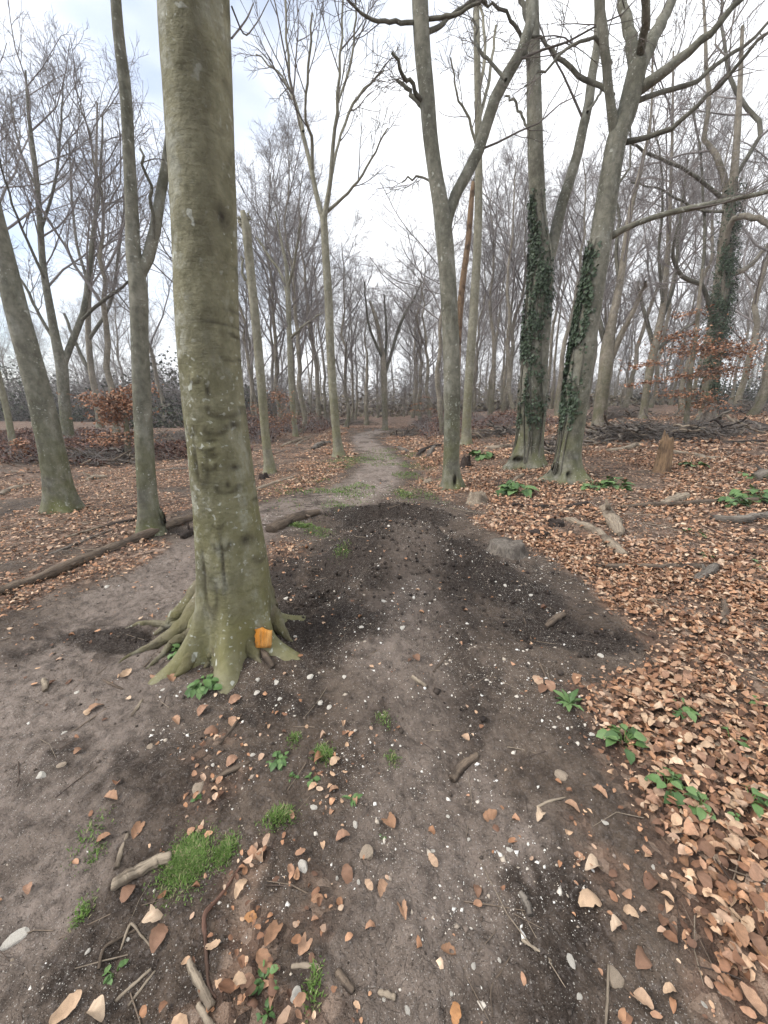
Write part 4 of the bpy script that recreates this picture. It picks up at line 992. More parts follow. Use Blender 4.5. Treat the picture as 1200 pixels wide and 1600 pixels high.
# brown-leaved beech saplings and bushes
def leafy_bush(name, label, base, sprays, Y=None, dens=1.0, seed=1, stem=None):
    rng = np.random.default_rng(seed); g = on_ground(*base); Y0 = g[1] if Y is None else Y
    p = at_y(base[0], base[1], Y0); loc = np.array([p[0], Y0, gz(p[0], Y0)])
    e = empty(name, loc, label, 'bush'); ml, mt = MB(), MB()
    if stem:
        P, R = px_line(stem, Y0); P[0, 2] = loc[2] - .05; P, R = resample(P, R, 12)
        ms = MB(); ms.tubes(P - loc, R, 8); obj('stem', ms.mesh('stem', M['far']), e)
    for (u, v, du, dv, n) in sprays:
        c = at_y(u, v, Y0); k = axd(c) / F
        n = int(n * dens)
        a = rng.normal(0, .45, (n, 3)) * [du * k, du * k * .8, dv * k * .55]
        a[:, 2] += .06 * np.sin(a[:, 0] * 6 + seed)
        C = np.array([(.36, .17, .09), (.42, .22, .13), (.27, .125, .07), (.46, .28, .18)])[rng.integers(0, 4, n)] * rng.uniform(.7, 1.15, n)[:, None]
        add_leaves(ml, c - loc + a, rng.uniform(.055, .095, n), .45, False, rng, C)
        m = max(int(n / 14), 4)
        q0 = np.repeat((c - loc)[None], m, 0) + rng.normal(0, .1, (m, 3)) * [du * k, du * k, dv * k]; q0[:, 0] *= .6
        q1 = c - loc + rng.normal(0, .55, (m, 3)) * [du * k, du * k * .8, dv * k * .5]
        mt.tubes(np.stack([q0, (q0 + q1) / 2 + [0, 0, .05], q1], 1), np.repeat(np.array([[.008, .006, .003]]), m, 0), 3)
    obj('leaves', ml.mesh('leaves', M['leaf'], False), e); obj('twigs', mt.mesh('twigs', M['twig']), e)
leafy_bush('beech_bush', 'beech bush holding copper-brown leaves behind the left forked beech', (196, 716), [(175, 625, 48, 26, 900), (190, 640, 40, 26, 700), (178, 655, 36, 16, 260), (185, 685, 50, 22, 700), (215, 610, 30, 24, 260)], seed=81, stem=[(200, 716, 12), (199, 690, 11), (196, 650, 8), (190, 610, 4)])
leafy_bush('beech_bush', 'drooping sprays of copper-brown beech leaves before the big ivy tree at right', (1080, 668), [(1110, 545, 70, 22, 900), (1060, 525, 50, 14, 200), (1120, 580, 55, 22, 500), (1065, 615, 50, 14, 260), (1100, 630, 40, 26, 360), (1010, 570, 40, 9, 150), (1150, 555, 40, 14, 160), (1000, 600, 30, 8, 90), (1080, 490, 34, 8, 90), (1060, 590, 44, 10, 180)], seed=82)
leafy_bush('beech_bush', 'few pale brown leaf sprays low between trunks right of the path end', (660, 676), [(655, 632, 14, 4, 50), (672, 640, 14, 4, 50), (664, 622, 12, 4, 30), (648, 642, 14, 3, 40), (680, 655, 12, 4, 30)], seed=83)
leafy_bush('beech_bush', 'reddish leafy saplings left of the path behind the snapped pole', (440, 690), [(436, 620, 24, 24, 260), (425, 660, 30, 24, 320), (450, 650, 22, 22, 160), (405, 640, 20, 20, 140)], seed=84)
leafy_bush('beech_bush', 'small russet sapling beside the pale pole at the left edge', (28, 720), [(30, 700, 12, 16, 120), (34, 690, 10, 8, 60)], seed=85)

# ------------------------------------------------------------------ fallen wood
def stick(name, label, cat, px, mat, group=None, sides=9, lift=0.28, dz=None, knots=True, seed=0, rough=.14):
    """a log or stick lying along ground pixels (u, v, width px)"""
    rng = np.random.default_rng(int(abs(px[0][0] * 7 + px[0][1] * 13)) + seed)
    p, r = [], []
    for k, (u, v, w) in enumerate(px):
        q = on_ground(u, v); rad = w / 2 / F * axd(q)
        q = q + np.array([0, 0, rad * lift + (dz[k] if dz else 0)]); p.append(q); r.append(rad)
    p, r = np.array(p), np.array(r)
    n = max(14, 7 * len(px)); p, r = resample(p, r, n)
    L = np.linalg.norm(p[-1] - p[0])
    wv = np.cumsum(rng.normal(0, r.mean() * .07, (n, 3)), 0); wv -= np.linspace(0, 1, n)[:, None] * wv[-1]; p += wv * [1, 1, .5]
    r = r * (1 + .16 * np.sin(np.arange(n) * .9 + rng.uniform(0, 6)) * rng.uniform(0, 1, n)); r[0] *= .8; r[-1] *= .75
    loc = p.mean(0)
    sd = rng.uniform(0, 50)
    mb = MB(); mb.tubes(p - loc, np.maximum(r, .0015), sides, True, None,
        lambda PP, t: (1 + rough * 2 * (fbm(np.cos(t)[None] * 1.4 + sd + np.arange(PP.shape[1])[:, None] * .5, np.sin(t)[None] * 1.4 + np.arange(PP.shape[1])[:, None] * .35, 3, 3) - .5))[None], grain=True)
    if cat in ('log', 'branch', 'stick') and L > .25:
        for k in range(int(rng.integers(1, 4))):      # broken side snags
            i0 = int(rng.integers(2, n - 2)); d = norm(np.array([rng.normal(), rng.normal(), abs(rng.normal()) * .7])); a = p[i0] - loc
            h = r[i0] * rng.uniform(1.2, 3.0); mb.tubes(np.stack([a, a + d * h * .6, a + d * h + rng.normal(0, r[i0] * .2, 3)]), np.array([.42, .3, .16]) * r[i0], 6, True, grain=True)
    return tag(obj(name, mb.mesh(name, M[mat], True), None, loc), label, cat, group)
LOGS = [
 ('fallen_log', 'long dark fallen log lying across the left side to the big beech', [(-40, 948, 17), (0, 930, 16), (60, 908, 15), (110, 888, 16), (160, 868, 15), (215, 846, 15), (262, 825, 13), (300, 812, 12)], 'log'),
 ('fallen_log', 'short dark mossy log beside the path just right of the big beech', [(423, 832, 17), (445, 822, 18), (470, 812, 15), (500, 802, 9)], 'log'),
 ('branch', 'pale barkless branch lying in leaves near the snapped pole', [(402, 766, 7), (430, 756, 7), (466, 745, 5)], 'palewood'),
 ('branch', 'curved pale branch with dark burnt ends in the right-hand leaves', [(884, 813, 11), (905, 820, 12), (928, 829, 13), (948, 846, 14), (960, 858, 16), (976, 870, 13)], 'palewood'),
 ('log_chunk', 'thick pale split log chunk behind the curved branch', [(944, 797, 18), (952, 812, 21), (960, 826, 21), (968, 838, 14)], 'palewood'),
 ('fallen_log', 'straight brown log lying level in the right-hand leaves', [(922, 887, 8), (960, 890, 12), (1010, 891, 12), (1060, 890, 13), (1098, 889, 12)], 'log'),
 ('log_chunk', 'grey lichened branch piece angled against the straight brown log', [(1076, 913, 12), (1096, 903, 15), (1118, 886, 13)], 'greywood'),
 ('log_chunk', 'short dark upright-lying stick in leaves near the right edge', [(1133, 932, 11), (1132, 955, 11), (1131, 975, 12)], 'log'),
 ('branch', 'dark thin log half buried in leaves right of the green clump', [(800, 790, 8), (830, 793, 8), (864, 792, 7)], 'darkwood'),
 ('log_chunk', 'dark log stub lying left of the long leaf-buried pole', [(886, 795, 9), (908, 790, 9), (918, 786, 6)], 'darkwood'),
 ('fallen_log', 'long leaf-buried pole stretching towards the right edge', [(970, 795, 6), (1010, 792, 8), (1040, 791, 7), (1090, 788, 9), (1140, 786, 9), (1220, 783, 10)], 'log'),
 ('log_chunk', 'broken hollow log piece on the leaf-buried pole', [(1035, 789, 9), (1055, 784, 16), (1074, 776, 12)], 'palewood'),
 ('fallen_log', 'grey log running out of the right edge below the leafy green clump', [(1108, 812, 11), (1150, 817, 13), (1180, 812, 13), (1225, 806, 15)], 'greywood'),
 ('log_chunk', 'pale log end by the right edge above the leafy clump', [(1180, 750, 18), (1205, 745, 20), (1230, 742, 20)], 'greywood'),
 ('branch', 'knobbly pale branch right of the rotten stump', [(1045, 706, 7), (1065, 710, 8), (1085, 712, 8), (1105, 718, 10), (1130, 716, 6)], 'palewood'),
 ('fallen_log', 'dark bent log poking in from the right edge', [(1156, 660, 7), (1175, 664, 8), (1195, 670, 9), (1225, 680, 10)], 'darkwood'),
 ('log_chunk', 'pale barkless log end in front of the brush heap', [(948, 706, 7), (975, 703, 9), (996, 697, 9)], 'palewood'),
 ('branch', 'thin dark log lying long behind the right-hand stump', [(1060, 690, 4), (1120, 692, 5), (1200, 690, 5)], 'darkwood'),
 ('log_chunk', 'pale splintered log between the first ivy beech and the forked beech', [(757, 700, 6), (775, 701, 8), (800, 697, 6)], 'palewood'),
 ('branch', 'pale prong leaning at the foot of the first ivy beech', [(838, 730, 6), (846, 724, 6), (851, 716, 5)], 'palewood'),
 ('branch', 'bent pale branch in leaves before the leaning ivy beech', [(798, 757, 5), (808, 748, 6), (818, 742, 5)], 'palewood'),
 ('log_chunk', 'short log lying right of the path in the distance', [(621, 700, 5), (628, 703, 6), (637, 707, 6)], 'greywood'),
 ('log_chunk', 'dark rotten log heap piece behind the forked beech on the left', [(652, 713, 5), (665, 703, 7), (690, 696, 6)], 'darkwood'),
 ('log_chunk', 'pale stub leaning in the dark rotten logs by the forked beech', [(668, 714, 6), (674, 705, 7), (679, 698, 7)], 'greywood'),
 ('branch', 'dark root-like branch left of the long log beneath the forked left beech', [(168, 822, 6), (190, 817, 6), (215, 812, 5)], 'darkwood'),
 ('branch', 'long thin grey branch on the bare leaves far left', [(75, 868, 4), (120, 850, 4), (175, 828, 4)], 'greywood'),
 ('branch', 'thin pale stick lying between the two left trunks', [(95, 842, 3), (130, 832, 4), (160, 822, 3)], 'palewood'),
 ('branch', 'forked pale branch at the far left by the leaning trunk', [(0, 775, 8), (20, 765, 8), (48, 758, 6)], 'palewood'),
 ('log_chunk', 'flat pale log far behind between the left trunks', [(136, 752, 8), (150, 748, 10), (168, 747, 7)], 'palewood'),
 ('branch', 'thin grey branch lying across the leaves behind the big beech', [(240, 737, 3), (275, 733, 4), (305, 733, 3)], 'greywood'),
 ('log_chunk', 'dark wood lump showing just left of the big beech', [(284, 842, 10), (296, 834, 13), (308, 830, 12)], 'darkwood'),
 ('branch', 'pale branch lying in the litter left of the path', [(438, 698, 4), (455, 692, 5), (478, 683, 3)], 'palewood'),
 ('branch', 'second pale branch lying beside the one left of the path', [(462, 697, 4), (472, 690, 4), (486, 683, 2)], 'palewood'),
 ('log_chunk', 'short log by the foot of the slender fan tree', [(488, 703, 7), (500, 697, 9), (516, 692, 6)], 'greywood'),
 ('stick', 'thick broken stick lying alone on the trail', [(706, 1220, 13), (718, 1206, 15), (732, 1193, 13), (747, 1180, 10)], 'log'),
 ('stick', 'pale split log piece touching the bright grass tuft', [(177, 1383, 17), (205, 1370, 20), (240, 1353, 18), (269, 1340, 17)], 'palewood'),
 ('stick', 'brown stick lying left of the split log piece', [(181, 1358, 8), (188, 1335, 8), (200, 1303, 6)], 'palewood'),
 ('stick', 'stout grey-brown stick near the bottom edge among leaves', [(296, 1502, 10), (308, 1530, 12), (322, 1560, 13), (330, 1578, 13)], 'palewood'),
 ('stick', 'short stout stick running off the bottom edge left of the white stone', [(310, 1570, 9), (322, 1590, 10), (335, 1612, 11)], 'palewood'),
 ('twig', 'long red-brown twig curving down from the grass tuft', [(380, 1348, 4), (360, 1378, 5), (335, 1412, 6), (320, 1430, 7), (321, 1470, 6), (324, 1510, 6), (326, 1540, 5), (338, 1560, 4)], 'redtwig'),
 ('twig', 'pale straight twig, upper of two side by side near the bottom', [(180, 1566, 5), (206, 1542, 5), (236, 1514, 4)], 'palewood'),
 ('twig', 'pale straight twig, lower of two side by side near the bottom', [(200, 1572, 4), (220, 1546, 4), (243, 1517, 3)], 'palewood'),
 ('twig', 'dark branching twig left of the red-brown twig', [(154, 1515, 5), (163, 1482, 5), (190, 1465, 4), (215, 1450, 4), (232, 1425, 4), (249, 1396, 3)], 'log'),
 ('twig', 'thin side twig crossing the dark branching twig', [(188, 1486, 3), (205, 1443, 4), (220, 1460, 3), (235, 1478, 3)], 'palewood'),
 ('stick', 'small pale stick on the trail above the scuffed patch', [(643, 1057, 6), (655, 1066, 8), (666, 1074, 6)], 'palewood'),
 ('twig', 'thin twig lying right of the small pale stick on the trail', [(677, 1050, 3), (690, 1035, 3), (702, 1020, 3)], 'log'),
 ('twig', 'long thin dark twig arching over the dark soil at right', [(818, 965, 2), (830, 1000, 2.4), (845, 1040, 2.6), (862, 1078, 2)], 'log'),
 ('stick', 'dark short stick on the dark mound at right', [(851, 979, 8), (866, 968, 11), (881, 960, 8)], 'log'),
 ('twig', 'upright pale twig at the bottom edge right of centre', [(946, 1605, 4), (949, 1560, 4), (951, 1508, 4)], 'palewood'),
 ('stick', 'pale stick poking through leaves at the right edge', [(1112, 1163, 6), (1150, 1178, 7), (1205, 1202, 8)], 'palewood'),
 ('stick', 'grey knobbly stub of wood on the lower trail', [(812, 1393, 8), (820, 1410, 12), (829, 1432, 11)], 'greywood'),
 ('twig', 'dark stick among leaves below the roots', [(329, 1221, 6), (350, 1211, 9), (372, 1200, 8), (392, 1190, 4)], 'log'),
 ('twig', 'thin dark twig crossing the soil below the herb patch', [(344, 1163, 4), (358, 1145, 4), (378, 1116, 3)], 'log'),
 ('stick', 'dark stub sticking out below the orange wood', [(405, 1010, 9), (416, 1028, 10), (427, 1044, 11)], 'log'),
 ('twig', 'small straight twig left of the roots on bare soil', [(206, 1120, 5), (214, 1108, 6), (222, 1094, 4)], 'palewood'),
 ('twig', 'forked root-like twig on the bare soil left of the roots', [(160, 1062, 3), (175, 1070, 4), (192, 1077, 3)], 'log'),
 ('stick', 'short pale stub standing in the bare soil at far left', [(68, 1062, 6), (71, 1070, 9), (72, 1080, 8)], 'palewood'),
 ('twig', 'thin twig at the lower right of the trail', [(815, 1468, 5), (838, 1485, 4), (862, 1502, 3)], 'palewood'),
 ('twig', 'pale twig beside leaves right of the trail stick', [(838, 1262, 4), (860, 1252, 4), (885, 1246, 2)], 'palewood'),
 ('twig', 'fine twig standing in soil on the lower trail', [(770, 1590, 3), (768, 1545, 2.5), (785, 1515, 2), (800, 1490, 1.5)], 'log'),
 ('stick', 'pale bark strip near the bottom edge left of centre', [(455, 1510, 6), (475, 1509, 8), (500, 1511, 6)], 'palewood'),
 ('stick', 'brown wood chip beside the white stone at the bottom', [(525, 1515, 10), (540, 1532, 13), (553, 1550, 11)], 'log'),
 ('stick', 'tan wood chip right of the brown one at the bottom', [(592, 1549, 7), (606, 1555, 9), (618, 1560, 8)], 'palewood'),
 ('twig', 'thin twig at the right edge, upper one of a crossed pair', [(1160, 945, 4), (1175, 930, 4), (1195, 915, 5)], 'palewood'),
 ('twig', 'short twig at the right edge, lower one of a crossed pair', [(1192, 920, 7), (1196, 935, 6), (1202, 950, 6)], 'palewood'),
 ('twig', 'straight twig on leaves below the straight brown log', [(985, 940, 2.5), (1010, 938, 3), (1038, 937, 2)], 'palewood'),
 ('stick', 'short pale stick below the curved branch', [(890, 873, 5), (912, 871, 6), (935, 868, 4)], 'palewood'),
]
for nm, lab, px, mt in LOGS:
    stick(nm, lab, {'fallen_log': 'log', 'log_chunk': 'log', 'branch': 'branch', 'stick': 'stick', 'twig': 'twig'}[nm], px, mt, sides=7 if nm == 'twig' else 12, lift=.6 if nm == 'fallen_log' else .28)

def stump(label, base, w, h, mat, seed, jag=.25, sides=26, taper=.85, flare=.35):
    rng = np.random.default_rng(seed); g = on_ground(*base); k = axd(g) / F
    r, H = w / 2 * k, h * k
    th = np.arange(sides) / sides * 2 * np.pi; rows = 12
    prof = H * (1 - jag * fbm(np.cos(th) * 1.7 + seed, np.sin(th) * 1.7, seed, 3) * 1.5)
    V = []
    for i in range(rows + 1):
        t = i / rows; z = -0.05 + (prof + .05) * t
        rr = r * (1 + flare * np.exp(-z / (H * .18 + .03)) - (1 - taper) * t) * (1 + .18 * (fbm(np.cos(th) * 3 + seed, np.sin(th) * 3 + t * 1.2, 5, 3) - .5) * 2 + .22 * (vnoise(th * 5.1, t * 1.5 + 0 * th, seed) - .5))
        V.append(np.stack([np.cos(th) * rr, np.sin(th) * rr, z], -1))
    for s, dz in ((.78, -.04), (.4, -.16)): V.append(np.stack([np.cos(th) * r * taper * s, np.sin(th) * r * taper * s, prof * (1 + dz * (H > .3)) - .01 * (s < .5)], -1))
    V = np.concatenate(V); n = rows + 3
    i = np.arange(n - 1)[:, None]; j = np.arange(sides)[None]
    Q = np.stack([i * sides + j, i * sides + (j + 1) % sides, (i + 1) * sides + (j + 1) % sides, (i + 1) * sides + j], -1).reshape(-1, 4)
    c = len(V); V = np.vstack([V, [[0, 0, prof.mean() * .86]]])
    T = np.stack([(n - 1) * sides + np.arange(sides), (n - 1) * sides + (np.arange(sides) + 1) % sides, np.full(sides, c)], -1)
    return tag(obj('tree_stump', mesh('tree_stump', V, Q, T, M[mat], True, V * [1, 1, 1]), None, g), label, 'stump')
stump('tall rotten orange-brown stump with a jagged top among the right-hand leaves', (1033, 738), 21, 72, 'rot', 91, .38, flare=.18)
stump('short broken stump before the big ivy tree at right', (1105, 660), 17, 34, 'greywood', 92, .2)
stump('low grey flat-topped stump at the right flank of the dirt mound', (792, 862), 56, 20, 'greywood', 93, .3, flare=.2)
stump('pale splintered stump right of the forked beech foot', (745, 782), 26, 22, 'palewood', 94, .6)
stump('black charred lump among leaves right of the grey stump', (868, 820), 22, 10, 'darkwood', 95, .5)
stump('second black lump of soil and wood beside the first', (842, 836), 26, 9, 'darkwood', 96, .5)
stump('gnarled dark root stub left of the snapped pole foot', (412, 748), 14, 14, 'darkwood', 97, .6)
stump('pale upturned root stub left of the forked beech foot', (668, 756), 14, 14, 'palewood', 98, .7)
stump('dark broken stub behind the forked beech foot', (728, 728), 14, 26, 'darkwood', 99, .6)

def brush_pile(label, px_centre, rx, ry, h, n, seed, tangle=500):
    rng = np.random.default_rng(seed); g = on_ground(*px_centre); e = empty('brush_pile', g, label, 'brush pile')
    protos = []
    for k in range(6):
        L = 1.0; z = np.linspace(-.5, .5, 9); P = np.stack([z, np.cumsum(rng.normal(0, .03, 9)), np.cumsum(rng.normal(0, .025, 9))], -1); P[:, 1:] -= P[:, 1:].mean(0)
        mb = MB(); mb.tubes(P, np.linspace(.022, .012, 9) * rng.uniform(.7, 1.4), 6, True, grain=True); protos.append(mb.mesh('stick', M[['greywood', 'palewood', 'log', 'palewood', 'darkwood', 'greywood'][k]]))
    for k in range(n):
        a, q = rng.uniform(0, 6.28), math.sqrt(rng.uniform(0, 1)) * .9
        x, y = math.cos(a) * q * rx, math.sin(a) * q * ry
        z = gz(g[0] + x, g[1] + y) - g[2] + h * (1 - q * q) * rng.uniform(.15, 1) + .03
        c = obj('stick', protos[k % 6], e, (x, y, z)); s = rng.uniform(.3, 1.0) if k % 4 else rng.uniform(.9, 1.4)
        c.scale = (s, rng.uniform(.7, 1.7), rng.uniform(.7, 1.7)); c.rotation_euler = (rng.uniform(0, 6), rng.normal(0, .38), rng.uniform(-1.5, 1.5))
    m = tangle; x, y = rng.normal(0, .45 * rx, m), rng.normal(0, .45 * ry, m)
    z = ground_z(g[0] + x, g[1] + y) - g[2] + h * np.exp(-(x / rx) ** 2 - (y / ry) ** 2) * rng.uniform(0, 1, m)
    p = np.stack([x, y, z], -1); d = norm(np.stack([rng.normal(0, 1, m), rng.normal(0, 1, m), rng.normal(0, .3, m)], -1)); L = rng.uniform(.2, .7, m)[:, None]
    b = rng.normal(0, .12, (m, 3)) * L
    mb = MB(); mb.tubes(np.stack([p - d * L * .5, p + b, p + d * L * .5], 1), np.repeat(np.array([[.007, .006, .003]]), m, 0), 3)
    tag(obj('twig_tangle', mb.mesh('twig_tangle', M['twig']), e), kind='stuff')
brush_pile('heap of cut branches and sticks behind the rotten stump', (985, 686), 1.7, .8, .5, 60, 111, 900)
brush_pile('low heap of brushwood right of the rotten stump', (1095, 680), 1.8, .7, .35, 36, 112, 800)
brush_pile('dark brush heap further back, before the slim leaning tree', (965, 655), 2.0, .8, .55, 36, 113, 900)
brush_pile('sticks heaped between the two ivy beeches', (868, 706), .6, .4, .3, 22, 114, 200)
brush_pile('scattered brushwood at the far right below the field edge', (1150, 645), 3.0, 1.2, .4, 40, 115, 900)
brush_pile('dark brushwood row across the end of the path', (540, 664), 3.2, .8, .5, 36, 116, 700)
brush_pile('broken branches right of the path near the russet thicket', (640, 682), 1.0, .6, .5, 24, 117, 250)
brush_pile('tangled brushwood in front of the russet thicket', (785, 680), 1.6, .6, .3, 30, 118, 400)
brush_pile('fallen sticks in the bracken behind the left leaning trunk', (150, 722), 1.6, .8, .3, 30, 119, 400)
brush_pile('grey brushwood behind the forked left beech', (280, 690), 1.8, .8, .4, 28, 120, 500)

def twig_litter():
    rng = np.random.default_rng(33); mb = MB()
    for r0, r1, dens, L0, L1, rad in ((.5, 4.5, 44, .05, .28, .0022), (4.5, 11, 24, .1, .55, .0045), (11, 22, 7, .2, .9, .009)):
        n = int(math.pi * (r1 * r1 - r0 * r0) / 3 * dens); x, y = polar(n, r0, r1, 60, rng)
        k = rng.uniform(0, 1, n) < (.22 + .8 * litter(x, y)); x, y = x[k], y[k]; n = len(x)
        a = rng.uniform(0, 6.28, n); L = rng.uniform(L0, L1, n); dx, dy = np.cos(a) * L / 2, np.sin(a) * L / 2
        off = rad * rng.uniform(.5, 1, n) + .02 * litter(x, y)
        bx, by = rng.normal(0, .07, n) * L, rng.normal(0, .07, n) * L
        q = [np.stack([x + s * dx + (bx if s == 0 else 0), y + s * dy + (by if s == 0 else 0), ground_z(x + s * dx, y + s * dy) + off], -1) for s in (-1, 0, 1)]
        mb.tubes(np.stack(q, 1), rad * rng.uniform(.5, 1.5, n)[:, None] * np.array([[1, .9, .6]]), 3, C=np.array([(.20, .155, .115), (.11, .08, .062), (.27, .22, .165), (.07, .052, .043)])[rng.integers(0, 4, n)])
    tag(obj('fallen_twigs', mb.mesh('fallen_twigs', M['leaf'])), 'small broken twigs strewn over soil and leaves', 'twigs', kind='stuff')
twig_litter()

# ------------------------------------------------------------------ chalk and flint
def pebble_mesh(name, seed, mat, flat=.6, sub=2):
    rng = np.random.default_rng(seed)
    import bmesh
    bm = bmesh.new(); bmesh.ops.create_icosphere(bm, subdivisions=sub, radius=.5)
    ax = rng.normal(0, 1, (9, 3)); ax = norm(ax); dd = rng.uniform(.22, .40, 9)
    for v in bm.verts:
        c = np.array(v.co)
        for a, d in zip(ax, dd):
            o = c @ a - d
            if o > 0: c = c - a * o * .97
        c = c * (1 + rng.normal(0, .06)); v.co = (c[0] * 1.15, c[1] * .9, c[2] * flat)
    me = bpy.data.meshes.new(name); bm.to_mesh(me); bm.free(); me.materials.append(M[mat]); return me
PEB = {m: [pebble_mesh('stone', 200 + k, m, .5 + .1 * (k % 4)) for k in range(6)] for m in ('chalk', 'flint')}
STONES = [(462, 1555, 29, 'chalk', 'large bright white chalk stone at the bottom among leaves'), (475, 1353, 26, 'chalk', 'rounded cream pebble below the grass tuft'), (490, 1262, 13, 'chalk', 'white chalk stone right of the small grass clump'),
 (556, 1288, 14, 'chalk', 'white chalk chip left of the large flat leaf on the trail'), (402, 1082, 14, 'chalk', 'white chalk stone below the orange wood'), (402, 1062, 13, 'chalk', 'off-white stone just under the dark stub by the trunk'),
 (65, 1213, 17, 'chalk', 'white chalk lump on the bare soil at far left'), (95, 1196, 16, 'flint', 'grey-tan stone just above the white lump at far left'), (22, 1468, 30, 'chalk', 'long white flake of chalk near the left edge'),
 (628, 981, 14, 'chalk', 'whitish stone on the ramp of the dirt mound'), (962, 1528, 40, 'flint', 'large flat pale stone at the lower right of the trail'), (437, 1092, 9, 'chalk', 'small chalk bit right of the herb patch'),
 (538, 1058, 10, 'chalk', 'round white pebble between the trunk and the ramp'), (484, 1058, 13, 'chalk', 'pale angular stone right of the trunk foot'), (432, 1065, 13, 'chalk', 'pale stone just right of the dark stub'),
 (515, 1105, 12, 'chalk', 'white stone in the chalky patch, lower of two'), (501, 1098, 12, 'chalk', 'white stone in the chalky patch, upper of two'), (255, 1078, 9, 'chalk', 'small white stone left of the herb patch'), (240, 1006, 13, 'chalk', 'white stone wedged behind the thin roots'),
 (395, 1180, 10, 'chalk', 'small white stone left of the clover leaves'), (333, 1195, 10, 'chalk', 'small white stone above the dark stick'), (310, 1233, 29, 'flint', 'flat pale tan stone below the dark stick'), (571, 1334, 30, 'flint', 'flat mottled tan stone below the trail leaf'),
 (120, 1082, 11, 'chalk', 'pale chip on the left bare soil near the small stub'), (100, 1145, 10, 'chalk', 'white chip on the left bare soil between leaf and lump'), (235, 1167, 13, 'flint', 'tan stone on the soil under the roots'),
 (925, 1148, 12, 'chalk', 'white chalk piece left of the leafy herb at right'), (970, 1128, 20, 'chalk', 'long pale chalk slab among leaves at right'), (1075, 1190, 11, 'chalk', 'white chalk piece in the leaves right of the leafy herb'),
 (1133, 1518, 18, 'chalk', 'white triangular chalk piece at the lower right edge of the leaves'), (1100, 1570, 10, 'chalk', 'white chalk bit near the lower right corner'), (905, 1558, 12, 'chalk', 'white chalk bit left of the large flat pale stone'),
 (893, 1505, 16, 'chalk', 'white elongated chalk chip on the lower trail'), (740, 1509, 11, 'chalk', 'white chalk chip low on the trail'), (780, 1500, 9, 'chalk', 'cream chip right of the low chalk chip'), (636, 1580, 15, 'chalk', 'white stone at the bottom edge beside the tan chip'),
 (600, 1562, 9, 'chalk', 'small cream stone under the tan wood chip'), (705, 1552, 8, 'chalk', 'tiny white stone above the orange leaf at the bottom'), (527, 1372, 8, 'chalk', 'small white pebble below the cream pebble'), (560, 1378, 8, 'chalk', 'small white pebble right of the dark leaf'),
 (676, 1330, 10, 'chalk', 'white pebble on the trail below the flat leaf'), (700, 1276, 8, 'chalk', 'white pebble on the trail right of the flat leaf'), (732, 1312, 9, 'chalk', 'cream pebble on the trail near the stick'), (796, 1328, 12, 'chalk', 'white pebble on the right side of the trail'),
 (945, 1285, 12, 'chalk', 'white chalk bit at the edge of the leaves'), (880, 1213, 28, 'flint', 'pale crumbled stone beside the trail right of the stick'), (1020, 1355, 9, 'chalk', 'white chalk bit in the leaf edge at lower right'), (940, 1025, 14, 'chalk', 'white stone on the dark soil patch at right'),
 (790, 915, 9, 'chalk', 'white stone on the right flank of the mound'), (829, 930, 10, 'chalk', 'white stone near the leaf edge on the mound'), (607, 822, 8, 'chalk', 'white stone at the crest of the mound'), (600, 940, 11, 'chalk', 'cream stone on the left of the ramp'),
 (565, 980, 9, 'chalk', 'white stone beside the dug hollow'), (460, 995, 10, 'chalk', 'white stone on the dug soil right of the trunk'), (447, 935, 9, 'chalk', 'pale stone against the right side of the trunk'), (60, 823, 8, 'chalk', 'white stone far left in the leaves behind the log'), (345, 885, 8, 'chalk', 'white stone on the path behind the trunk'),
 (167, 917, 10, 'chalk', 'white stone on the side trail at left'), (20, 1500, 9, 'flint', 'tan pebble at the left edge'), (200, 1468, 9, 'chalk', 'white chip under the dark branching twig'), (137, 1487, 10, 'chalk', 'white chip left of the dark branching twig')]
def place(name, me, u, v, px, label, cat, group, rng, stretch=1.0, lift=.0):
    q = on_ground(u, v); s = px / F * axd(q) * (.85 if 'stone' in name else 1)
    o = obj(name, me, None, (q[0], q[1], q[2] + s * lift)); o.scale = (s * stretch, s, s)
    o.rotation_euler = (rng.normal(0, .15), rng.normal(0, .15), rng.uniform(0, 6.28)); return tag(o, label, cat, group)
rngs = np.random.default_rng(9)
for u, v, px, m, lab in STONES:
    place('chalk_stone' if m == 'chalk' else 'flint_stone', PEB[m][int(rngs.integers(0, 6))], u, v, px, lab, 'stone', 'stones lying on the soil', rngs, 1.5 if 'long' in lab else 1.0)
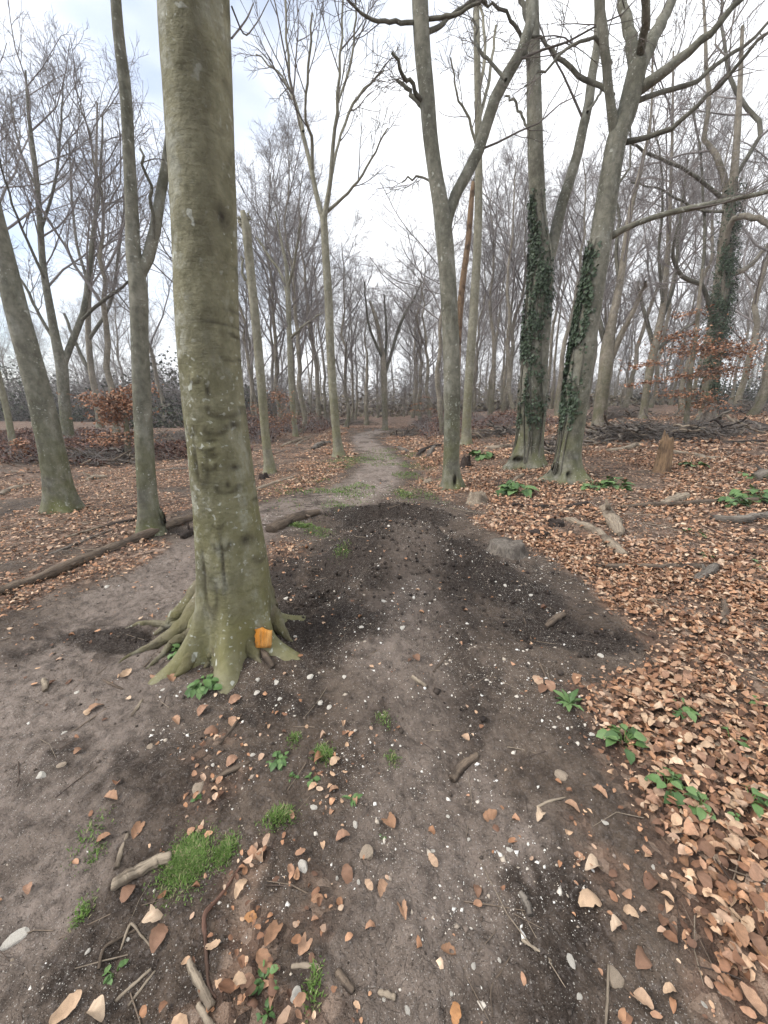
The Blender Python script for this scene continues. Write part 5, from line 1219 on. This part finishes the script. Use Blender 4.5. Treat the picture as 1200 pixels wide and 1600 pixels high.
def chalk_bits():
    rng = np.random.default_rng(44); mb = MB()
    oc = np.array([[1, 0, 0], [0, 1, 0], [-1, 0, 0], [0, -1, 0], [0, 0, 1], [0, 0, -1]], float) * .5
    tr = np.array([[0, 1, 4], [1, 2, 4], [2, 3, 4], [3, 0, 4], [1, 0, 5], [2, 1, 5], [3, 2, 5], [0, 3, 5]])
    n = 150000; x, y = polar(n, .45, 7.5, 58, rng)
    w = .05 + .9 * sstep(.38, .62, fbm(x * 1.3, y * 1.3, 55, 3)) * sstep(-1.6, -.2, x + .1 * y)
    for c, rx, ry in ((P_(480, 1080), .5, .35), (P_(620, 900), .7, .9), (P_(860, 930), .6, .5), (P_(760, 1000), .8, .5), (P_(560, 1200), .4, .5), (P_(950, 1120), .4, .2)): w = w + .9 * ellipse(x, y, c[0], c[1], rx, ry)
    w = w * (.22 + 2.5 * sstep(.46, .68, fbm(x * 5, y * 5, 57, 3)))
    k = rng.uniform(0, 1.6, n) < w * (1 - litter(x, y) * .93); x, y = x[k], y[k]; n = len(x)
    s = np.clip(.0034 * rng.pareto(2.2, n) + .0028, 0, .026)
    R = rotmats(rng.uniform(0, 6.28, n), rng.normal(0, .5, n), rng.normal(0, .5, n))
    v = np.repeat(oc[None], n, 0) * rng.uniform(.6, 1.3, (n, 6, 1)) * s[:, None, None] * np.array([1.2, .9, .6])
    v = np.einsum('nij,nkj->nki', R, v) + np.stack([x, y, ground_z(x, y) - s * .02], -1)[:, None]
    C = np.array([(.66, .63, .57), (.55, .50, .43), (.42, .36, .29), (.72, .70, .66), (.30, .25, .2)])[rng.choice(5, n, p=[.27, .27, .22, .13, .11])]
    T = (tr[None] + (np.arange(n) * 6)[:, None, None]).reshape(-1, 3)
    mb.add(v, None, T, np.repeat(C[:, None], 6, 1))
    tag(obj('chalk_gravel', mb.mesh('chalk_gravel', M['grass'], False)), 'white chalk crumbs scattered over the bare soil and mound', 'gravel', kind='stuff')
    # crumbs and clods of soil
    mb = MB()
    for n, zone, lo, par, top, cs in ((60000, False, .0035, 2.6, .022, [(.085, .067, .053), (.15, .12, .098), (.05, .04, .033), (.22, .18, .15)]), (70000, True, .0055, 1.8, .042, [(.030, .023, .019), (.042, .033, .027), (.024, .018, .015), (.07, .056, .045)])):
        x, y = polar(n, .45, 6.5, 58, rng); w = np.zeros(n) + (.35 if not zone else .0)
        if zone:
            for c, rx, ry, r in DARK: w = np.maximum(w, ellipse(x, y, c[0], c[1], rx * 1.1, ry * 1.1, r))
        k = rng.uniform(0, 1, n) < w * (1 - litter(x, y)); x, y = x[k], y[k]; n = len(x); s = np.clip(lo * rng.pareto(par, n) + lo, 0, top)
        R = rotmats(rng.uniform(0, 6.28, n), rng.normal(0, .5, n), rng.normal(0, .5, n))
        v = np.repeat(oc[None], n, 0) * rng.uniform(.6, 1.35, (n, 6, 1)) * s[:, None, None]
        v = np.einsum('nij,nkj->nki', R, v) + np.stack([x, y, ground_z(x, y) + s * .1], -1)[:, None]
        T = (tr[None] + (np.arange(n) * 6)[:, None, None]).reshape(-1, 3)
        mb.add(v, None, T, np.repeat((np.array(cs)[rng.integers(0, 4, n)] * rng.uniform(.7, 1.3, n)[:, None])[:, None], 6, 1))
    tag(obj('soil_crumbs', mb.mesh('soil_crumbs', M['grass'], True)), 'dark crumbs and clods of soil on the trail, mound and hollows', 'soil', kind='stuff')
chalk_bits()

# ------------------------------------------------------------------ single leaves
def hi_leaf(seed, colour):
    """one curled dead leaf, 1 unit long, with midrib fold and wavy edge"""
    rng = np.random.default_rng(seed); n, m = 11, 5
    t = np.linspace(0, 1, n)[:, None]; s = np.linspace(-1, 1, m)[None]
    w = (.31 + .06 * rng.uniform(-1, 1)) * np.sin(np.pi * np.clip(t, .01, .985) ** .85) ** .52 * (1 + .08 * np.sin(t * rng.uniform(9, 20) + seed) + .05 * rng.normal(0, 1, (n, 1)))
    x = t - .5 + 0 * s; y = w * s * (1 + .06 * np.sin(t * 22 + seed)); c, b, tw = rng.normal(.2, .4), rng.normal(-.3, .5), rng.normal(0, .4)
    z = c * np.abs(y) + b * (x * x) + tw * x * y + .02 * np.sin(t * 16 + seed) * np.abs(s) + .06 * (fbm(t * 4 + seed, s * 1.5 + 2, seed, 2) - .5) + rng.normal(0, .012, (n, m))
    z -= z.min()
    i = np.arange(n - 1)[:, None]; j = np.arange(m - 1)[None]
    Q = np.stack([i * m + j, (i + 1) * m + j, (i + 1) * m + j + 1, i * m + j + 1], -1).reshape(-1, 4)
    col = np.repeat(np.array(colour)[None], n * m, 0) * rng.uniform(.8, 1.15, (n * m, 1))
    return mesh('leaf', np.stack([x, y, z], -1), Q, None, M['leaf'], True, col)
LCOL = [tuple(np.array(c_) * [.98, .98, .98]) for c_ in [(.40, .245, .155), (.30, .17, .10), (.22, .125, .08), (.50, .35, .23), (.34, .20, .13), (.44, .30, .20)]]
HL = [hi_leaf(300 + k, LCOL[k % 6]) for k in range(18)]
ORANGE_LEAF = hi_leaf(340, (.40, .20, .085)); PALE_LEAF = hi_leaf(341, (.55, .42, .30))
SINGLE = [(608, 1286, 42, 'large flat tan leaf alone in the middle of the trail'), (651, 1029, 20, 'small tan leaf near the top of the trail below the ramp'), (195, 1056, 30, 'crumpled brown leaf on bare soil left of the roots'), (267, 1061, 26, 'tan leaf against the root tip left of the herb patch'),
 (150, 1107, 26, 'folded brown leaf alone on the left bare soil'), (137, 1114, 18, 'small brown leaf touching the folded one on the left soil'), (318, 1111, 25, 'curled orange-tan leaf below the herb patch'), (275, 1127, 24, 'narrow yellow leaf below the herb patch'), (330, 1145, 26, 'curled tan leaf, lower of two below the herb patch'),
 (363, 1128, 24, 'tan leaf by the thin dark twig below the roots'), (362, 1190, 24, 'orange-tan leaf above the dark stick'), (367, 1096, 26, 'crumpled tan leaf right of the herb patch'), (215, 1298, 34, 'narrow brown leaf left of the grass tuft'), (162, 1310, 24, 'brown leaf by the faint grass on the left'),
 (173, 1248, 30, 'dark brown curled leaf left of the pale tan stone'), (200, 1397, 34, 'grey-brown leaf under the split log piece'), (105, 1578, 52, 'big brown leaf near the lower left corner'), (248, 1467, 42, 'long brown leaf standing right of the dark branching twig'), (245, 1428, 36, 'pale tattered leaf below the grass tuft'),
 (377, 1390, 32, 'narrow tan leaf right of the red-brown twig'), (392, 1435, 26, 'bright orange curled leaf in the bottom leaf patch'), (387, 1537, 30, 'tan leaf left of the large white stone'), (333, 1480, 28, 'orange-brown leaf beside the red-brown twig'), (148, 1590, 40, 'pale torn leaf at the bottom edge left'), (44, 1390, 22, 'tan leaf alone on the soil at the left edge'),
 (536, 1310, 28, 'curled tan leaf left of the flat mottled stone'), (524, 1191, 24, 'brown leaf right of the small grassy weed'), (522, 1236, 20, 'small tan leaf beside the white stones'), (727, 1154, 18, 'pinkish leaf on the trail above the thick stick'), (765, 1275, 30, 'narrow brown leaf on the right side of the trail'), (543, 1366, 32, 'dark triangular leaf below the flat mottled stone'),
 (597, 1390, 34, 'twisted brown leaf on the lower trail'), (427, 1461, 46, 'large reddish leaf in the bottom leaf patch'), (477, 1476, 38, 'brown leaf right of the large reddish one'), (412, 1504, 44, 'broad pinkish-tan leaf in the bottom leaf patch'), (712, 1585, 30, 'orange leaf at the bottom edge of the trail'), (629, 1425, 34, 'thin brown leaf on the lower trail left of centre'),
 (840, 1064, 30, 'leaf in the small cluster beside the leaf edge, left one'), (858, 1072, 26, 'leaf in the small cluster beside the leaf edge, lower one'), (848, 1078, 24, 'leaf in the small cluster beside the leaf edge, middle one'), (900, 1062, 28, 'tan leaf at the tip of the dark soil patch'), (894, 1262, 28, 'dull tan leaf right of the pale twig'),
 (937, 1240, 28, 'orange-brown leaf at the leaf edge right of the trail'), (844, 1277, 24, 'pale tan leaf on the right side of the trail under the twig'), (921, 1412, 46, 'large crumpled tan leaf at the lower right of the trail'), (926, 1360, 34, 'pale leaf above the large crumpled one'), (1005, 1566, 34, 'brown folded leaf right of the large flat pale stone'),
 (964, 1450, 26, 'pale curled leaf right of the lower trail'), (986, 1427, 26, 'grey-tan leaf near the leaf edge at lower right'), (700, 1488, 30, 'faint brown leaf pressed into the lower trail'), (1000, 1500, 40, 'narrow brown leaf near the leaf edge at the bottom right'), (745, 1393, 22, 'dark leaf scrap low on the trail')]
rngl = np.random.default_rng(77)
for u, v, px, lab in SINGLE:
    me = ORANGE_LEAF if 'orange' in lab.split(' in ')[0] and 'tan' not in lab and 'brown' not in lab else PALE_LEAF if lab.startswith('pale') else HL[int(rngl.integers(0, 18))]
    o = place('fallen_leaf', me, u, v, px * .8, lab, 'leaf', 'single leaves lying on the soil', rngl, lift=.03)
LNAME = ['tan', 'brown', 'dark brown', 'pale', 'russet', 'light tan']; HLN = [LNAME[k % 6] for k in range(18)]; big_px = []
for k, (p, s) in enumerate(BIG_LEAVES):
    o = obj('fallen_leaf', HL[k % 18], None, tuple(p)); o.scale = (s, s, s)
    o.rotation_euler = (rngl.normal(0, .3), rngl.normal(0, .3), rngl.uniform(0, 6.28))
    big_px.append(to_px(np.array(p)[None]) + (o, s, HLN[k % 18]))
MARKS = [(890, 1102, 'the dandelion-like rosette'), (975, 1165, 'the left rounded-leaf herb'), (1040, 1235, 'the bigger rounded-leaf herb'), (1092, 1268, 'the darker green herb'), (1170, 1258, 'the herb at the right edge'),
         (1140, 1160, 'the small herb by the right edge'), (1062, 1115, 'the bluish green herb'), (1133, 1518, 'the white triangular chalk piece'), (962, 1528, 'the large flat pale stone'), (921, 1412, 'the large crumpled tan leaf'),
         (1180, 1450, 'the right edge low down'), (1160, 1590, 'the lower right corner'), (1180, 1350, 'the right edge at lower middle'), (1150, 1185, 'the pale stick at the right'), (292, 1345, 'the brightest grass tuft'),
         (437, 1275, 'the grass clump'), (462, 1555, 'the large white chalk stone'), (325, 1440, 'the red-brown twig'), (350, 1211, 'the dark stick below the roots'), (608, 1286, 'the large flat trail leaf'), (1000, 1330, 'the leaf edge right of the trail'), (1060, 1400, 'the thick lower-right litter middle')]
near = {}
for (u, v, d, o, s_, cn) in big_px:
    u, v = float(u[0]), float(v[0]); k = min(range(len(MARKS)), key=lambda i_: (MARKS[i_][0] - u) ** 2 + (MARKS[i_][1] - v) ** 2)
    near.setdefault(k, []).append(((MARKS[k][0] - u) ** 2 + (MARKS[k][1] - v) ** 2, u, v, o, s_, cn))
for k, lst in near.items():
    for r_, (dd_, u, v, o, s_, cn) in enumerate(sorted(lst, key=lambda a: a[0])):
        side = ('above' if v < MARKS[k][1] else 'below') if abs(v - MARKS[k][1]) > abs(u - MARKS[k][0]) else ('left of' if u < MARKS[k][0] else 'right of')
        tag(o, f"{'large ' if s_ > .056 else 'small ' if s_ < .046 else ''}{cn} leaf {side} {MARKS[k][2]}, {ordinal(r_ + 1)} nearest", 'leaf', 'leaves of the near litter')

# ------------------------------------------------------------------ green plants
def green_leaf(seed, kind, colour):
    rng = np.random.default_rng(seed); n, m = 8, 5
    t = np.linspace(0, 1, n)[:, None]; s = np.linspace(-1, 1, m)[None]
    if kind == 'heart': w = .42 * np.sin(np.pi * np.clip(t, .02, .98) ** .62) ** .8
    elif kind == 'lance': w = .16 * np.sin(np.pi * np.clip(t, .02, .98) ** 1.2) ** .7 * (1 + .25 * np.sin(t * 26))
    else: w = .36 * np.sin(np.pi * np.clip(t, .02, .98) ** .8) ** .8 * (1 + .10 * np.sin(t * 28))
    x = t + 0 * s; y = w * s; z = .22 * np.abs(y) - .35 * t ** 2 + .10 * t + rng.normal(0, .01, (n, m)) + 0 * s
    i = np.arange(n - 1)[:, None]; j = np.arange(m - 1)[None]
    Q = np.stack([i * m + j, (i + 1) * m + j, (i + 1) * m + j + 1, i * m + j + 1], -1).reshape(-1, 4)
    return mesh('leaf', np.stack([x, y, z], -1), Q, None, M['green'], True, np.repeat(np.array(colour)[None], n * m, 0) * rng.uniform(.9, 1.1, (n * m, 1)))
GL = {k: [green_leaf(400 + i, k, c) for i, c in enumerate([(.085, .155, .05), (.11, .19, .065), (.065, .12, .042), (.135, .215, .08)])] for k in ('heart', 'lance', 'oval')}
def plant(label, u, v, px, kind, n, seed, height=.5, name='green_plant', cat='plant', lsize=.38):
    """a clump px wide: leaves on short stalks"""
    rng = np.random.default_rng(seed); q = on_ground(u, v); W = px / F * axd(q); e = empty(name, q, label, cat); ms = MB()
    for k in range(n):
        a = rng.uniform(0, 6.28); rr = W * .5 * (rng.uniform(.1, .75) if kind != 'lance' else .04)
        x, y = math.cos(a) * rr, math.sin(a) * rr; h = W * height * rng.uniform(.25, 1) * (1 - .6 * rr / (W * .5)) if kind != 'lance' else .01
        z0 = gz(q[0] + x * .4, q[1] + y * .4) - q[2] + (.028 if u > 900 and v > 1050 else 0)
        o = obj('leaf', GL[kind][int(rng.integers(0, 4))], e, (x, y, z0 + h)); s = W * lsize * rng.uniform(.7, 1.2)
        o.scale = (s, s, s); o.rotation_euler = (rng.normal(0, .25), rng.normal(.1 if kind != 'lance' else -.35, .2), a + rng.normal(0, .5))
        ms.tubes(np.array([[x * .35, y * .35, z0 - .01], [x * .7, y * .7, z0 + h * .6], [x, y, z0 + h]]), np.full(3, max(.0015, W * .006)), 4, C=np.array([[.10, .17, .05]]))
    obj('stalks', ms.mesh('stalks', M['grass']), e)
PLANTS = [('lush green leafy clump right of the forked beech foot', 804, 772, 52, 'heart', 34, .45), ('green leafy clump in front of the leaning ivy beech, left half of a pair', 925, 764, 38, 'heart', 22, .35), ('green leafy clump in front of the leaning ivy beech, right half of a pair', 962, 762, 46, 'heart', 22, .35),
 ('broad green leafy clump by the right edge above the grey log', 1140, 790, 44, 'heart', 22, .4), ('broad green leafy clump touching the right edge', 1172, 780, 50, 'heart', 24, .45), ('low green plant at the right edge beyond the leafy clumps', 1172, 746, 36, 'oval', 16, .25), ('pale green low weeds right of the rotten stump', 1085, 728, 40, 'oval', 18, .2), ('distant green weeds behind the forked beech', 752, 716, 46, 'oval', 22, .3),
 ('green leaves at the right edge below the grey log', 1168, 878, 30, 'oval', 7, .25), ('small green weed in leaves left of the grey log', 1090, 835, 30, 'oval', 9, .2), ('tiny green weed in the leaves above the straight log', 1105, 870, 24, 'oval', 7, .2), ('second green leaf pair at the very right edge', 1196, 890, 24, 'oval', 5, .25),
 ('dandelion-like rosette at the trail edge on the right', 890, 1102, 48, 'lance', 14, .2), ('green herb with rounded leaves in the leaf edge, left one of a row', 975, 1165, 60, 'oval', 20, .3), ('bigger green herb with rounded leaves right of the trail', 1040, 1235, 62, 'oval', 18, .35), ('darker green herb just below the bigger rounded one', 1092, 1268, 44, 'oval', 10, .3),
 ('green herb with rounded leaves near the right edge', 1170, 1258, 46, 'oval', 8, .3), ('bluish green herb upper right of the trail edge', 1062, 1115, 42, 'oval', 12, .25), ('small green herb in leaves near the right edge', 1140, 1160, 34, 'oval', 6, .25), ('little green leaf pair in the leaves low at right', 1150, 1290, 26, 'oval', 4, .3), ('tiny herb among right-hand leaves below the dark soil', 1185, 1105, 24, 'oval', 5, .25),
 ('clover-like herb on the soil below the roots', 435, 1188, 34, 'oval', 14, .2), ('small clover-like herb right of the red-brown leaf patch', 485, 1218, 22, 'oval', 8, .2), ('tiny clover sprig left of the small clover herb', 455, 1214, 18, 'oval', 6, .2), ('fine-leaved green herb patch under the trunk roots', 318, 1073, 50, 'oval', 30, .3), ('small star-shaped green weed on the trail side', 550, 1252, 32, 'lance', 8, .2),
 ('tiny two-leaved sprout beside the large flat trail leaf', 596, 1308, 14, 'oval', 4, .2), ('clover sprig near the bottom left of the white stone', 415, 1535, 40, 'oval', 12, .3), ('clover sprig at the bottom edge below the other', 418, 1583, 28, 'oval', 7, .3), ('green sprig at the lower left of the bottom leaves', 180, 1520, 30, 'oval', 8, .3), ('tiny green sprout by the flat tan stone', 308, 1250, 22, 'oval', 6, .2), ('yellow-green moss-like weed under the roots', 283, 1017, 36, 'oval', 26, .15)]
for k, (lab, u, v, px, kd, n, hgt) in enumerate(PLANTS):
    plant(lab, u, v, px, kd, n, 500 + k, hgt, lsize=.5 if kd == 'lance' else (.30 if n > 15 else .38))

def grass_blades(mb, x, y, L, rng, w=.0022):
    n = len(x); a = rng.uniform(0, 6.28, n); lean = rng.uniform(.15, .8, n)
    d = np.stack([np.cos(a) * lean, np.sin(a) * lean, np.ones(n)], -1); sd = np.stack([-np.sin(a), np.cos(a), np.zeros(n)], -1) * w
    p0 = np.stack([x, y, ground_z(x, y) - .004], -1); L = L[:, None]
    p1 = p0 + d * L * .55; p2 = p0 + d * L * .85 + np.stack([np.cos(a), np.sin(a), -.2 * np.ones(n)], -1) * L * .25
    V = np.stack([p0 - sd, p0 + sd, p1 + sd * .8, p1 - sd * .8, p2], 1)
    k = (np.arange(n) * 5)[:, None]
    C = np.array([(.115, .19, .045), (.09, .15, .04), (.16, .215, .075), (.25, .23, .125)])[rng.choice(4, n, p=[.4, .3, .2, .1])] * rng.uniform(.8, 1.15, n)[:, None]
    mb.add(V, np.array([[0, 1, 2, 3]]) + k, np.array([[3, 2, 4]]) + k, np.repeat(C[:, None], 5, 1))
def tuft(label, u, v, pxw, pxd, L, n, seed, rot=0, w=.0022):
    rng = np.random.default_rng(seed); q = on_ground(u, v); k = axd(q) / F; W, D = pxw * k / 2, pxd
    x, y = rng.normal(0, .5, n) * W, rng.normal(0, .5, n) * D
    c, s = math.cos(rot), math.sin(rot); X, Y = q[0] + x * c - y * s, q[1] + x * s + y * c
    fall = np.exp(-(x / W) ** 2 - (y / D) ** 2)
    mb = MB(); grass_blades(mb, X, Y, L * (.35 + .65 * fall) * rng.uniform(.6, 1.1, n), rng, w); mb.V = [vv - q for vv in mb.V]
    return tag(obj('grass_tuft', mb.mesh('grass_tuft', M['grass'], False), None, q), label, 'grass', None, 'stuff' if any(w_ in label for w_ in ('wisp', 'mossy', 'few', 'faint', 'strip', 'low', 'clump', 'path')) else None)
tuft('bright green grass tuft touching the split log piece', 292, 1345, 74, .085, .032, 3200, 601, .2, .0016)
tuft('smaller bright grass tuft just right of the brightest one', 352, 1330, 36, .05, .03, 800, 602, 0, .0016)
tuft('grass clump above the bottom leaf patch', 437, 1275, 50, .04, .036, 420, 603, .3, .0018)
tuft('grassy weed on the soil below the orange wood', 505, 1180, 34, .04, .04, 260, 604)
tuft('thin grass wisps on the left bare soil', 140, 1300, 46, .09, .02, 150, 605)
tuft('thin grass wisps below those on the left soil', 150, 1335, 30, .05, .02, 90, 606)
tuft('faint grass at the lower left by the dark twig', 128, 1430, 26, .04, .03, 90, 607); tuft('grass wisps at the bottom left of centre', 490, 1540, 30, .05, .03, 120, 608)
tuft('few grass blades on the trail above the star-shaped weed', 600, 1125, 28, .05, .025, 110, 609); tuft('few grass blades on the trail near the star-shaped weed', 612, 1185, 24, .04, .025, 110, 610)
tuft('small grass wisp above the grassy weed', 460, 1155, 22, .04, .03, 110, 611)
tuft('mossy grass on the soil right of the short dark log', 497, 830, 50, .24, .03, 650, 612, .4, .003); tuft('mossy grass just below that by the short log', 535, 858, 30, .14, .03, 300, 613, .4, .003); tuft('mossy grass against the short dark log', 470, 822, 40, .1, .045, 700, 614, 0, .004)
tuft('green grass tuft at the right side of the path before the forked beech', 632, 772, 34, .5, .06, 420, 615, .2, .005); tuft('low grass right of that tuft near the forked beech', 665, 774, 44, .7, .04, 260, 616, .3, .005)
tuft('grass strip left of the path beyond the mound', 540, 770, 52, .9, .04, 420, 617, .4, .005); tuft('grass strip nearer the mound left of the path', 525, 790, 60, .5, .035, 380, 618, .4, .005)
def verge():
    rng = np.random.default_rng(620); mb = MB()
    for k, px in enumerate(([(560, 752), (545, 725), (552, 712)], [(622, 752), (640, 735), (632, 715), (612, 702)], [(560, 742), (530, 756), (480, 775)])):
        pts = np.array(gpts(px)); n = 3600; t = rng.uniform(0, len(pts) - 1.001, n); i = t.astype(int); f = (t - i)[:, None]
        p = pts[i] * (1 - f) + pts[i + 1] * f + rng.normal(0, .42, (n, 2))
        keep = vnoise(p[:, 0] * 2, p[:, 1] * 2, 66) > .45; p = p[keep]
        grass_blades(mb, p[:, 0], p[:, 1], rng.uniform(.02, .05, len(p)), rng, .006)
    tag(obj('grass', mb.mesh('grass', M['grass'], False)), 'short thin grass growing along both edges of the path', 'grass', kind='stuff')
verge()

# ------------------------------------------------------------------ the orange wood at the foot of the big beech
def orange_block():
    q = on_ground(411, 1022); k = axd(q) / F; w, h, d = 26 * k / 2, 31 * k, 6 * k
    rng = np.random.default_rng(8); n = 7
    g = np.linspace(-1, 1, n); X, Z = np.meshgrid(g, np.linspace(0, 1, n))
    top = np.where(True, h * (1 - .10 * np.sin(X * 2.2) - .10 * (X < -.4)), h)
    fr = np.stack([X * w * (1 - .12 * (1 - Z)) + rng.normal(0, .0018, X.shape), -d * .5 - .25 * d * np.sin(Z * 3.1) + rng.normal(0, .002, X.shape), Z * top], -1)
    bk = np.stack([X * w * .86 + .004, d * .5 + 0 * X + rng.normal(0, .002, X.shape), Z * top * .95], -1)
    V = np.concatenate([fr.reshape(-1, 3), bk.reshape(-1, 3)]); N = n * n
    i = np.arange(n - 1)[:, None]; j = np.arange(n - 1)[None]; q1 = np.stack([i * n + j, i * n + j + 1, (i + 1) * n + j + 1, (i + 1) * n + j], -1).reshape(-1, 4)
    Q = [q1, q1[:, ::-1] + N]
    rim = [k2 for k2 in range(n)] + [k2 * n + n - 1 for k2 in range(1, n)] + [(n - 1) * n + k2 for k2 in range(n - 2, -1, -1)] + [k2 * n for k2 in range(n - 2, 0, -1)]
    rim = np.array(rim); nx = np.roll(rim, -1); Q.append(np.stack([rim, rim + N, nx + N, nx], -1))
    V[:, 2] += 12 * k
    o = obj('painted_wood', mesh('painted_wood', V, np.concatenate(Q), None, M['orange'], False, V), None, q)
    o.rotation_euler = (-.12, .1, .12)
    tag(o, 'small bright orange painted chunk of wood propped at the foot of the big beech', 'painted wood')
orange_block()

# ------------------------------------------------------------------ damp air
def haze():
    t = bpy.data.materials.new('damp_air'); t.use_nodes = True; n, l = t.node_tree.nodes, t.node_tree.links
    n.remove(n['Principled BSDF']); v = n.new('ShaderNodeVolumePrincipled')
    v.inputs['Color'].default_value = (.96, .95, .95, 1); v.inputs['Density'].default_value = 0.0016; v.inputs['Anisotropy'].default_value = 0.2
    l.new(v.outputs['Volume'], n['Material Output'].inputs['Volume'])
    M['haze'] = t
    o = obj('haze', box_mesh('haze', -200, 200, -200, 200, -6, 26, 'haze'))
    tag(o, 'pale damp air that fades the far trees', 'haze', kind='stuff')
haze()
